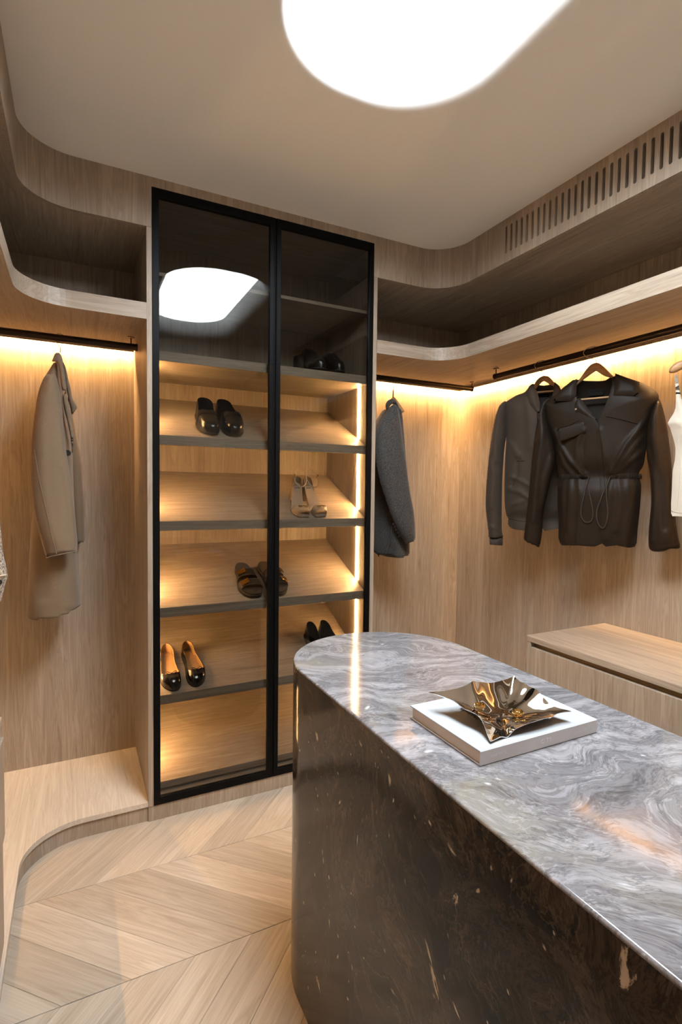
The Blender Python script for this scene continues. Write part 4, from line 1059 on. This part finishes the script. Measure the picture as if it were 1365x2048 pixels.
def foot_outline(Lg, W, prof, side, grow=0.0, n=TS):
    a = [(cline(t_, side) + interp(prof, t_) * W / 2 + (grow if 0 < t_ < 1 else 0), t_ * Lg) for t_ in n]
    b = [(cline(t_, side) - interp(prof, t_) * W / 2 - (grow if 0 < t_ < 1 else 0), t_ * Lg) for t_ in n]
    return a[:-1] + b[::-1][:-1]
def bedz(fn, t_): return fn(t_) if fn else 0.0
def upper_vf(Lg, W, prof, hts, opn, side, t0=0.0, t1=1.0, m=9, p=0.58, q=0.60, shrink=0.0, bed=None, lift=0.0):
    ts = [t_ for t_ in TS if t0 <= t_ <= t1]
    if ts[0] > t0: ts = [t0] + ts
    if ts[-1] < t1: ts.append(t1)
    V = []; F = []
    for half in (-1, 1):
        base = len(V)
        for t_ in ts:
            w = max(0.0, interp(prof, t_) * W / 2 - shrink); h = max(0.0005, interp(hts, t_) - shrink); so = R(interp(opn, t_))
            for k in range(m):
                s = math.pi / 2 + (so - math.pi / 2) * k / (m - 1)
                x = w * abs(math.sin(s)) ** p; z = h * abs(math.cos(s)) ** q
                V.append((cline(t_, side) + half * x, t_ * Lg, bedz(bed, t_) + lift + z))
        for i in range(len(ts) - 1):
            for k in range(m - 1):
                a = base + i * m + k; F.append((a, a + 1, a + m + 1, a + m))
    return V, F
def slab_vf(outline, z0, z1, Lg, bed=None, dense=True):
    """foot-shaped slab; bed(t) lifts it along its length"""
    n = len(outline) // 2
    V, F = prismvf(outline, 0, 1)
    out = []
    for x, y, w in V:
        b = bedz(bed, y / Lg); out.append((x, y, (b + z1) if w > 0.5 else (b + z0)))
    return out, F
def place(o, x, s, zf, yaw=0.0, back=False, slope=None, Lg=0.25, y0=YSF, flat=False):
    a = 0.0 if flat else SLOPE
    M = Matrix.Translation((x, y0, zf)) @ Matrix.Rotation(a, 4, 'X') @ Matrix.Translation((0, s, 0.0006)) 
    if back: M = M @ Matrix.Translation((0, Lg, 0)) @ Matrix.Rotation(math.pi, 4, 'Z')
    M = M @ Matrix.Rotation(yaw, 4, 'Z')
    o.matrix_world = M
def shoe_root(name, label, group):
    o = bpy.data.objects.new(name, None); link(o); o.empty_display_size = 0.03
    return tag(o, label, 'shoe', group)

def ballet(side, label):
    Lg, W = 0.238, 0.083
    o = shoe_root('ballet_flat', label, 'ballet flats on the cabinet shelf')
    H = [(0, .012), (.012, .020), (.04, .030), (.09, .037), (.16, .042), (.25, .046), (.30, .052), (.45, .052), (.70, .060), (.90, .074), (1, .080)]
    OP = [(0, 0), (.235, 0), (.255, 26), (.28, 46), (.32, 58), (.42, 63), (.8, 62), (1, 60)]
    bed = lambda t_: 0.004
    mesh('upper', *upper_vf(Lg, W, ROUND, H, OP, side, lift=0.004), 'shoe_black', o, smooth=True, world=False)
    mesh('lining', *upper_vf(Lg, W, ROUND, H, OP, side, shrink=0.0018, t0=.2, lift=0.0045), 'tan_lining', o, smooth=True, world=False)
    mesh('insole', *slab_vf(foot_outline(Lg, W - 0.005, ROUND, side), 0.005, 0.008, Lg), 'tan_lining', o, world=False)
    mesh('sole', *slab_vf(foot_outline(Lg, W, ROUND, side, 0.001), 0.0, 0.005, Lg), 'rubber', o, world=False)
    mesh('toe_cap', *upper_vf(Lg, W + 0.0012, ROUND, [(a, b + .0012) for a, b in H], [(0, 0), (1, 0)], side, t1=.145, lift=0.004), 'patent_black', o, smooth=True, world=False)
    # bow on the vamp edge
    yb, zb, cx = .238 * Lg, 0.050, cline(.238, side)
    parts = []
    for sg in (-1, 1):
        loop = [(cx, yb, zb), (cx + sg * .008, yb + .004, zb + .004), (cx + sg * .018, yb + .008, zb + .005), (cx + sg * .021, yb + .003, zb + .002), (cx + sg * .012, yb - .001, zb + .001), (cx, yb, zb)]
        parts.append(tubevf(catmull(loop, 4), 0.0012, 6))
        parts.append(tubevf(catmull([(cx, yb, zb), (cx + sg * .004, yb - .008, zb - .001), (cx + sg * .006, yb - .015, zb - .004)], 3), 0.0011, 6))
    parts.append(tubevf([(cx - .003, yb, zb + .001), (cx + .003, yb, zb + .001)], 0.0028, 8))
    V, F = join(parts); mesh('bow', V, F, 'shoe_black', o, smooth=True, world=False)
    return o
a = ballet(-1, 'left black ballet flat with bow and tan lining on the lower cabinet shelf'); place(a, 0.3660, 0.010, shelf_z[3], R(2))
a = ballet(1, 'right black ballet flat with bow and tan lining on the lower cabinet shelf'); place(a, 0.4570, 0.014, shelf_z[3], R(2))

def closed_shoe(name, side, label, group, Lg, W, prof, H, tv, mat, heel=0.014, strap=False, lining='shoe_black', yaw=0):
    o = shoe_root(name, label, group)
    OP = [(0, 0), (tv, 0), (tv + .03, 26), (tv + .07, 44), (tv + .14, 54), (.9, 56), (1, 54)]
    mesh('upper', *upper_vf(Lg, W, prof, H, OP, side, lift=heel * 0.5 + .004), mat, o, smooth=True, world=False)
    mesh('lining', *upper_vf(Lg, W, prof, H, OP, side, shrink=0.002, t0=.25, lift=heel * 0.5 + .0045), lining, o, smooth=True, world=False)
    mesh('insole', *slab_vf(foot_outline(Lg, W - .005, prof, side), heel * .5 + .004, heel * .5 + .008, Lg), lining, o, world=False)
    mesh('sole', *slab_vf(foot_outline(Lg, W, prof, side, .002), heel * .5, heel * .5 + .0055, Lg), 'rubber', o, world=False)
    hz = [p for p in foot_outline(Lg, W, prof, side, .001) if p[1] > .70 * Lg]
    hz = sorted(hz, key=lambda p: math.atan2(p[1] - .84 * Lg, p[0] - cline(.84, side)))
    mesh('heel', *prismvf(hz, 0.0, heel * .5 + .001), 'rubber', o, world=False)
    fz = [p for p in foot_outline(Lg, W, prof, side, .001) if p[1] < .45 * Lg]
    if strap:
        mesh('strap', *upper_vf(Lg, W + .003, prof, [(a_, b_ + .0022) for a_, b_ in H], [(0, 0), (1, 0)], side, t0=tv - .085, t1=tv - .015, lift=heel * .5 + .004), mat, o, smooth=True, world=False)
    return o
WIDE = [(a_, b_ if a_ < .3 else b_ * (1 + .22 * min(1, (a_ - .3) / .4))) for a_, b_ in ROUND]
LH = [(0, .016), (.012, .026), (.04, .036), (.10, .043), (.20, .049), (.30, .058), (.42, .070), (.50, .066), (.65, .078), (.85, .096), (1, .100)]
gl = 'black loafers on the top lit shelf'
a = closed_shoe('loafer', -1, 'left black loafer on the top lit shelf', gl, 0.275, 0.092, WIDE, LH, .40, 'shoe_black', .020, True); place(a, 0.5230, 0.012, shelf_z[0], R(-1))
a = closed_shoe('loafer', 1, 'right black loafer on the top lit shelf', gl, 0.275, 0.092, WIDE, LH, .40, 'shoe_black', .020, True); place(a, 0.6200, 0.012, shelf_z[0], R(1))
PH = [(0, .012), (.02, .022), (.06, .032), (.14, .042), (.24, .050), (.34, .056), (.45, .058), (.65, .070), (.85, .090), (1, .094)]
gp = 'patent shoes behind the island end'
a = closed_shoe('pointed_flat', -1, 'left black patent pointed shoe on the shelf just behind the island end', gp, 0.262, 0.084, POINT, PH, .36, 'patent_black', .012); place(a, 1.0560, 0.004, shelf_z[3], R(-2))
a = closed_shoe('pointed_flat', 1, 'right black patent pointed shoe on the shelf just behind the island end', gp, 0.262, 0.084, POINT, PH, .36, 'patent_black', .012); place(a, 1.1490, 0.004, shelf_z[3], R(2))
gb = 'dark shoes on the unlit upper shelf'
BH = [(0, .020), (.012, .030), (.04, .042), (.10, .052), (.20, .064), (.32, .090), (.45, .115), (.60, .125), (.85, .135), (1, .140)]
a = closed_shoe('dress_shoe', -1, 'left black dress shoe in the dark upper compartment', gb, 0.270, 0.088, ROUND, BH, .42, 'shoe_black', .030, True); place(a, 1.0420, 0.010, 1.9100, R(8), False, flat=True)
a = closed_shoe('dress_shoe', 1, 'right black dress shoe in the dark upper compartment', gb, 0.270, 0.088, ROUND, BH, .42, 'shoe_black', .030, True); place(a, 1.1360, 0.010, 1.9100, R(8), False, flat=True)

def heeled_sandal(side, label):
    o = shoe_root('heeled_sandal', label, 'beige sandals on the cabinet shelf')
    Lg, W = 0.215, 0.080
    SQ = [(0, .55), (.02, .66), (.06, .78), (.12, .90), (.22, 1.0), (.34, .92), (.50, .72), (.66, .62), (.82, .62), (.93, .54), (.98, .34), (1, 0.05)]
    hh = 0.072
    bed = lambda t_: 0.003 + hh * (0 if t_ < .30 else (1 - math.cos(math.pi * min(1, (t_ - .30) / .58))) / 2)
    mesh('sole', *slab_vf(foot_outline(Lg, W, SQ, side), 0.0, 0.005, Lg, bed), 'nude_leather', o, world=False)
    mesh('insole', *slab_vf(foot_outline(Lg, W - .006, SQ, side), 0.005, 0.0065, Lg, bed), 'insole_grey', o, world=False)
    # size patch printed on the insole
    cx = cline(.82, side)
    mesh('insole_stamp', [(cx - .012, .76 * Lg, bed(.76) + .0069), (cx + .012, .76 * Lg, bed(.76) + .0069), (cx + .012, .86 * Lg, bed(.86) + .0069), (cx - .012, .86 * Lg, bed(.86) + .0069)], [(0, 1, 2, 3)], 'rubber', o, world=False)
    # block heel, flaring to the ground
    top = [(cx + .020 * math.cos(a_), .86 * Lg + .024 * math.sin(a_)) for a_ in np.linspace(0, 2 * math.pi, 16, endpoint=False)]
    bot = [(cx + .023 * math.cos(a_), .90 * Lg + .022 * math.sin(a_)) for a_ in np.linspace(0, 2 * math.pi, 16, endpoint=False)]
    V = [(p[0], p[1], 0.0) for p in bot] + [(p[0], p[1], bed(min(1, p[1] / Lg)) + .001) for p in top]
    F = [tuple(range(16))[::-1], tuple(range(16, 32))] + [(i, (i + 1) % 16, 16 + (i + 1) % 16, 16 + i) for i in range(16)]
    mesh('heel', V, F, 'nude_leather', o, smooth=False, world=False)
    # toe band, narrow throat strap
    HB = [(0, .030), (.06, .036), (.14, .042), (.24, .046), (.4, .05)]
    mesh('toe_band', *upper_vf(Lg, W + .004, SQ, HB, [(0, 0), (1, 0)], side, t0=.045, t1=.215, lift=.003), 'nude_leather', o, smooth=True, world=False)
    # counter round the heel
    CH = [(.68, .004), (.76, .020), (.84, .040), (.92, .056), (1, .060)]
    mesh('heel_counter', *upper_vf(Lg, W * .98, SQ, CH, [(0, 62), (1, 62)], side, t0=.68, t1=1.0, bed=bed, lift=.004), 'nude_leather', o, smooth=True, world=False)
    # horsebit: two rings joined by a bar
    zb = .003 + .047; yb = .12 * Lg; c0 = cline(.12, side)
    parts = []
    for sg in (-1, 1):
        ring = [(c0 + sg * .015 + .0075 * math.cos(a_), yb + .0065 * math.sin(a_), zb + .002 - abs(sg) * .004) for a_ in np.linspace(0, 2 * math.pi, 14, endpoint=False)]
        parts.append(tubevf(ring, .0014, 6, closed=True))
    parts.append(tubevf([(c0 - .009, yb, zb), (c0, yb, zb + .002), (c0 + .009, yb, zb)], .0018, 8))
    V, F = join(parts); mesh('horsebit', V, F, 'gold', o, smooth=True, world=False)
    # ankle strap
    zc = bed(.92) + .062; yc = .78 * Lg; cc = cline(.8, side)
    P = [(cc + .030 * math.cos(a_), yc + .050 * math.sin(a_) - .012, zc + .022 * math.sin(a_ + .2) + .004) for a_ in np.linspace(0, 2 * math.pi, 28, endpoint=False)]
    P = [(x, y, z - max(0, (yc - y)) * .15) for x, y, z in P]
    V, F = tubevf(P, .0030, 6, closed=True)
    st = mesh('ankle_strap', V, F, 'nude_leather', o, smooth=True, world=False)
    bx = cc + side * .030
    mesh('buckle', *boxvf(bx - .002, bx + .003, yc - .016, yc - .006, zc - .004, zc + .014), 'gold', st, world=False)
    return o
a = heeled_sandal(-1, 'left beige heeled sandal with ankle strap and gold horsebit'); place(a, 0.9480, 0.010, shelf_z[1], R(-4))
a = heeled_sandal(1, 'right beige heeled sandal with ankle strap and gold horsebit'); place(a, 1.0360, 0.010, shelf_z[1], R(6))

def slide(side, label):
    o = shoe_root('strap_sandal', label, 'brown sandals on the cabinet shelf')
    Lg, W = 0.255, 0.100
    WD = [(0, .20), (.012, .42), (.04, .64), (.10, .86), (.20, .98), (.30, 1.0), (.45, .86), (.60, .74), (.80, .74), (.90, .66), (.96, .48), (.99, .28), (1, .1)]
    mesh('sole', *slab_vf(foot_outline(Lg, W, WD, side), 0.0, 0.024, Lg), 'slide_brown', o, world=False)
    mesh('welt', *slab_vf(foot_outline(Lg, W, WD, side, .0015), 0.015, 0.019, Lg), 'stitch', o, world=False)
    mesh('footbed', *slab_vf(foot_outline(Lg, W - .007, WD, side), 0.024, 0.027, Lg), 'footbed', o, world=False)
    for k, (t0, t1, h) in enumerate(((.17, .30, .036), (.42, .57, .046))):
        mesh('strap', *upper_vf(Lg, W + .006, WD, [(0, h - .004), (t0, h - .004), (t1, h + .004), (1, h)], [(0, 0), (1, 0)], side, t0=t0, t1=t1, lift=.018, p=.72, q=.72), 'slide_brown', o, smooth=True, world=False)
        for te in (t0, t1):
            w = interp(WD, te) * (W + .0072) / 2; hh = h - .004 if te == t0 else h + .004
            tube('strap_edge', [(cline(te, side) + w * (1 if s_ >= 0 else -1) * abs(math.sin(s_)) ** .72, te * Lg, .018 + hh * abs(math.cos(s_)) ** .72) for s_ in np.linspace(-math.pi / 2, math.pi / 2, 21)], .0011, 'stitch', o, n=5, world=False)
        # buckle plate on the outer side of each strap
        tm = (t0 + t1) / 2; cx = cline(tm, side) - side * -1 * 0
        xs = cline(tm, side) + side * W * .30
        zt = .0195 + h * .905
        b = bpy.data.objects.new('buckle', None)
        V, F = boxvf(-.020, .020, -.0155, .0155, 0, .004)
        Mx = Matrix.Translation((xs, tm * Lg, zt)) @ Matrix.Rotation(side * R(32), 4, 'Y')
        bk = mesh('buckle', [Mx @ Vector(v) for v in V], F, 'old_gold', o, world=False, bev=.0012)
        V, F = join([boxvf(-.013, -.003, -.009, .000, .004, .0052), boxvf(.004, .014, .001, .010, .004, .0052)])
        mesh('emblem', [Mx @ Vector(v) for v in V], F, 'gold', bk, world=False)
    return o
a = slide(-1, 'left brown two-strap sandal with gold buckle plates'); place(a, 0.7160, 0.010, shelf_z[2], R(2))
a = slide(1, 'right brown two-strap sandal with gold buckle plates, behind the door stiles'); place(a, 0.8280, 0.010, shelf_z[2], R(2))

# =================================================================== book, dish and rings on the island
BX0, BX1, BY0, BY1, BZ = 0.6020, 0.8930, 0.6640, 0.8720, ZI + 0.0005
bk = thing('coffee_table_book', 'white hardcover book lying on the marble island', 'book', ((BX0 + BX1) / 2, (BY0 + BY1) / 2, BZ))
HB = 0.0262
box('back_cover', (BX0, BX1, BY0 + .001, BY1, BZ, BZ + .0028), 'book_spine', bk, bev=.0006)
box('page_block', (BX0 + .0035, BX1 - .0035, BY0 + .004, BY1 - .004, BZ + .0028, BZ + HB - .0028), 'book_pages', bk, bev=.0)
box('front_cover', (BX0, BX1, BY0 + .001, BY1, BZ + HB - .0028, BZ + HB), 'book_white', bk, bev=.0006)
sp = box('spine', (BX0, BX1, BY0, BY0 + .0032, BZ + .0002, BZ + HB - .0006), 'book_spine', bk, bev=.0008)
pr_ = None
# printed dark picture on the cover with a ragged edge
rnd = random.Random(11); P = []
px0, px1, py0, py1 = 0.6790, 0.8130, 0.7080, 0.8150
for k in range(60): P.append((px0 + (px1 - px0) * k / 60, py0 + rnd.uniform(-.001, .001)))
for k in range(40): P.append((px1 + rnd.uniform(-.002, .002), py0 + (py1 - py0) * k / 40))
for k in range(60): P.append((px1 - (px1 - px0) * k / 60, py1 + rnd.uniform(-.003, .004)))
for k in range(50): P.append((px0 + rnd.uniform(-.002, .006), py1 - (py1 - py0) * k / 50))
prism('cover_picture', P, BZ + HB, BZ + HB + .0003, 'book_print', bk)
def lettering(name, txt, size, mat, parent, M, space=1.0):
    cu = bpy.data.curves.new('lettering', 'FONT'); cu.body = txt; cu.size = size; cu.extrude = 0.00008; cu.space_character = space; cu.align_x = 'CENTER'; cu.align_y = 'CENTER'
    ob = bpy.data.objects.new('lettering', cu); C.objects.link(ob)
    dg = bpy.context.evaluated_depsgraph_get(); dg.update()
    me = bpy.data.meshes.new_from_object(ob.evaluated_get(dg))
    V = [M @ v.co for v in me.vertices]; F = [tuple(p.vertices) for p in me.polygons]
    bpy.data.objects.remove(ob); bpy.data.curves.remove(cu); bpy.data.meshes.remove(me)
    return mesh(name, V, F, mat, parent)
zs = BZ + HB * .48
Ms = lambda x: Matrix.Translation((x, BY0 - .0002, zs)) @ Matrix.Rotation(R(90), 4, 'X')
lettering('spine_title', 'CITY', .0105, 'book_ink', sp, Ms(0.7560), 1.25)
lettering('spine_lettering', 'HABITATS', .0062, 'book_ink', sp, Ms(0.6420), 1.3)
def marks(name, x0, y0, dx, dy, n, hgt, wid, mat, parent, z, seed, up=(0, 1, 0), dirn=(1, 0, 0), th=.0002):
    """lettering too faint to read in the photograph: a line of small strokes"""
    rnd = random.Random(seed); parts = []
    d = Vector(dirn); u = Vector(up); nrm = d.cross(u)
    p = Vector((x0, y0, z)); L_ = 0.0
    for k in range(n):
        w = wid * rnd.uniform(.5, 1.0)
        if rnd.random() > .12:
            q = p + d * L_
            for (a_, b_, c_, e_) in ((0, .18, 0, 1), (0, 1, rnd.choice((0, .42, .82)), None)):
                if e_ is None: e_ = c_ + .18
                c = [q + d * (w * a_) + u * (hgt * c_), q + d * (w * b_) + u * (hgt * c_), q + d * (w * b_) + u * (hgt * e_), q + d * (w * a_) + u * (hgt * e_)]
                V = c + [v + nrm * th for v in c]
                parts.append((V, [(0, 1, 2, 3)[::-1], (4, 5, 6, 7), (0, 1, 5, 4), (1, 2, 6, 5), (2, 3, 7, 6), (3, 0, 4, 7)]))
        L_ += wid * 1.25
    V, F = join(parts); return mesh(name, V, F, mat, parent)
marks('spine_lettering', 0.8290, BY0, 0, 0, 15, .0042, .0028, 'book_ink', sp, zs - .002, 4, up=(0, 0, 1))
marks('cover_lettering', 0.660, 0.852, 0, 0, 14, .011, .0085, 'book_emboss', bk, BZ + HB, 8, up=(1, 0, 0), dirn=(0, -1, 0))
marks('cover_lettering', 0.645, 0.815, 0, 0, 4, .009, .0075, 'book_emboss', bk, BZ + HB, 9, up=(1, 0, 0), dirn=(0, -1, 0))

# crumpled metal dish
DZ = BZ + HB + .0006
dish = thing('metal_dish', 'crumpled square mirror-polished metal dish on the white book', 'dish', (0.735, 0.748, DZ))
def dish_h(x, y):
    """height of the sheet at (x, y) in -1..1"""
    r = max(abs(x), abs(y)); rr = math.hypot(x, y)
    base = 0.004 * rr ** 2 + 0.024 * r ** 2.2 * (1 + .45 * max(0, y))
    base *= 1 - .50 * max(0, -y) * (1 - .3 * x)
    folds = 0.0
    a_ = math.atan2(y, x)
    folds += 0.0050 * math.sin(4 * a_ + .9) * max(0, rr - .25)
    folds += 0.0030 * math.sin(7 * a_ + 2.0) * max(0, rr - .35)
    folds += 0.0020 * mnoise.noise((x * 2.3, y * 2.3, 1.7)) + 0.0006 * mnoise.noise((x * 5, y * 5, 4.0))
    # two pinched creases and the turned-down lip at the near left corner
    for (cx_, cy_, dx_, dy_, am) in ((-.45, .45, .4, .9, .004), (.30, -.45, .35, -.94, -.005), (-.40, -.50, -.35, -.93, -.010), (.60, .35, .9, .45, .004)):
        tt = (x - cx_) * -dy_ + (y - cy_) * dx_; al = (x - cx_) * dx_ + (y - cy_) * dy_
        if al > -.2: folds += am * math.exp(-(tt / .10) ** 2) * min(1, max(0, al + .2))
    return base + folds + .004
def dish_mesh():
    n = 56; top = []
    for i in range(n + 1):
        for j in range(n + 1):
            x = -1 + 2 * i / n; y = -1 + 2 * j / n
            sx = x * (1 + .04 * math.sin(5 * y + .6) - .05 * abs(y) ** 3 * 0); sy = y * (1 + .04 * math.sin(4 * x + 1.2))
            # corners pulled outward a little, far left one drawn into a tail
            cxy = (abs(x) * abs(y)) ** 2
            X_ = .0900 * sx * (1 + .08 * cxy); Y_ = .0680 * sy * (1 + .08 * cxy)
            z = dish_h(x, y)
            if x < 0 and y > 0:
                k = (abs(x) * abs(y)) ** 3; X_ -= .022 * k; Y_ += .012 * k; z -= .002 * k
            top.append((X_, Y_, z))
    zmin = min(v[2] for v in top)
    top = [(x, y, z - zmin + .0014) for x, y, z in top]
    V = top + [(x, y, z - .0013) for x, y, z in top]
    m = (n + 1) ** 2; F = []
    for i in range(n):
        for j in range(n):
            a_ = i * (n + 1) + j; b_ = a_ + 1; c = a_ + n + 2; d = a_ + n + 1
            F.append((a_, d, c, b_)); F.append((m + a_, m + b_, m + c, m + d))
    rim = [i * (n + 1) for i in range(n + 1)] + [n * (n + 1) + j for j in range(1, n + 1)] + [i * (n + 1) + n for i in range(n - 1, -1, -1)] + [j for j in range(n - 1, 0, -1)]
    for q in range(len(rim)):
        a_, b_ = rim[q], rim[(q + 1) % len(rim)]; F.append((a_, b_, m + b_, m + a_))
    mesh('sheet', V, F, 'chrome', dish, smooth=True, world=False)
    return top, n
dtop, dn = dish_mesh()
def dish_z(X_, Y_):
    return min(dtop, key=lambda v: (v[0] - X_) ** 2 + (v[1] - Y_) ** 2)[2]
def ring(x, y, label, r=.0088, ornate=False):
    lx, ly = x - .735, y - .748
    z = max(dish_z(lx + dx_, ly + dy_) for dx_ in (-r, 0, r) for dy_ in (-r, 0, r))
    t = thing('finger_ring', label, 'ring', (x, y, DZ + z + .0003), group='rings in the dish')
    prof = [(r - .0012, 0), (r + .0010, 0), (r + .0014, .0025), (r + .0010, .0052), (r - .0012, .0052)]
    V = []; F = []; n = 32
    for i in range(n):
        a_ = 2 * math.pi * i / n; k = 1 + (.05 * math.sin(8 * a_) if ornate else 0)
        for p, z_ in prof: V.append((p * k * math.cos(a_), p * k * math.sin(a_), z_))
    m = len(prof)
    for i in range(n):
        for j in range(m): F.append((i * m + j, i * m + (j + 1) % m, ((i + 1) % n) * m + (j + 1) % m, ((i + 1) % n) * m + j))
    mesh('band', V, F, 'gold', t, smooth=True, world=False)
    parts = []
    for i in range(0, 18):
        a_ = 2 * math.pi * i / 18
        c = Vector(((r + .0014) * math.cos(a_), (r + .0014) * math.sin(a_), .0026))
        s = .0011
        parts.append(([c + Vector(q) * s for q in ((1, 0, 0), (-1, 0, 0), (0, 1, 0), (0, -1, 0), (0, 0, 1), (0, 0, -1))], [(0, 2, 4), (2, 1, 4), (1, 3, 4), (3, 0, 4), (2, 0, 5), (1, 2, 5), (3, 1, 5), (0, 3, 5)]))
    V, F = join(parts); mesh('stones', V, F, 'steel_wire' if not ornate else 'gold', t, world=False)
ring(0.7010, 0.7780, 'gold band ring set with pale stones, left of two in the dish')
ring(0.7600, 0.7370, 'ornate gold ring, right of two in the dish', .0092, True)
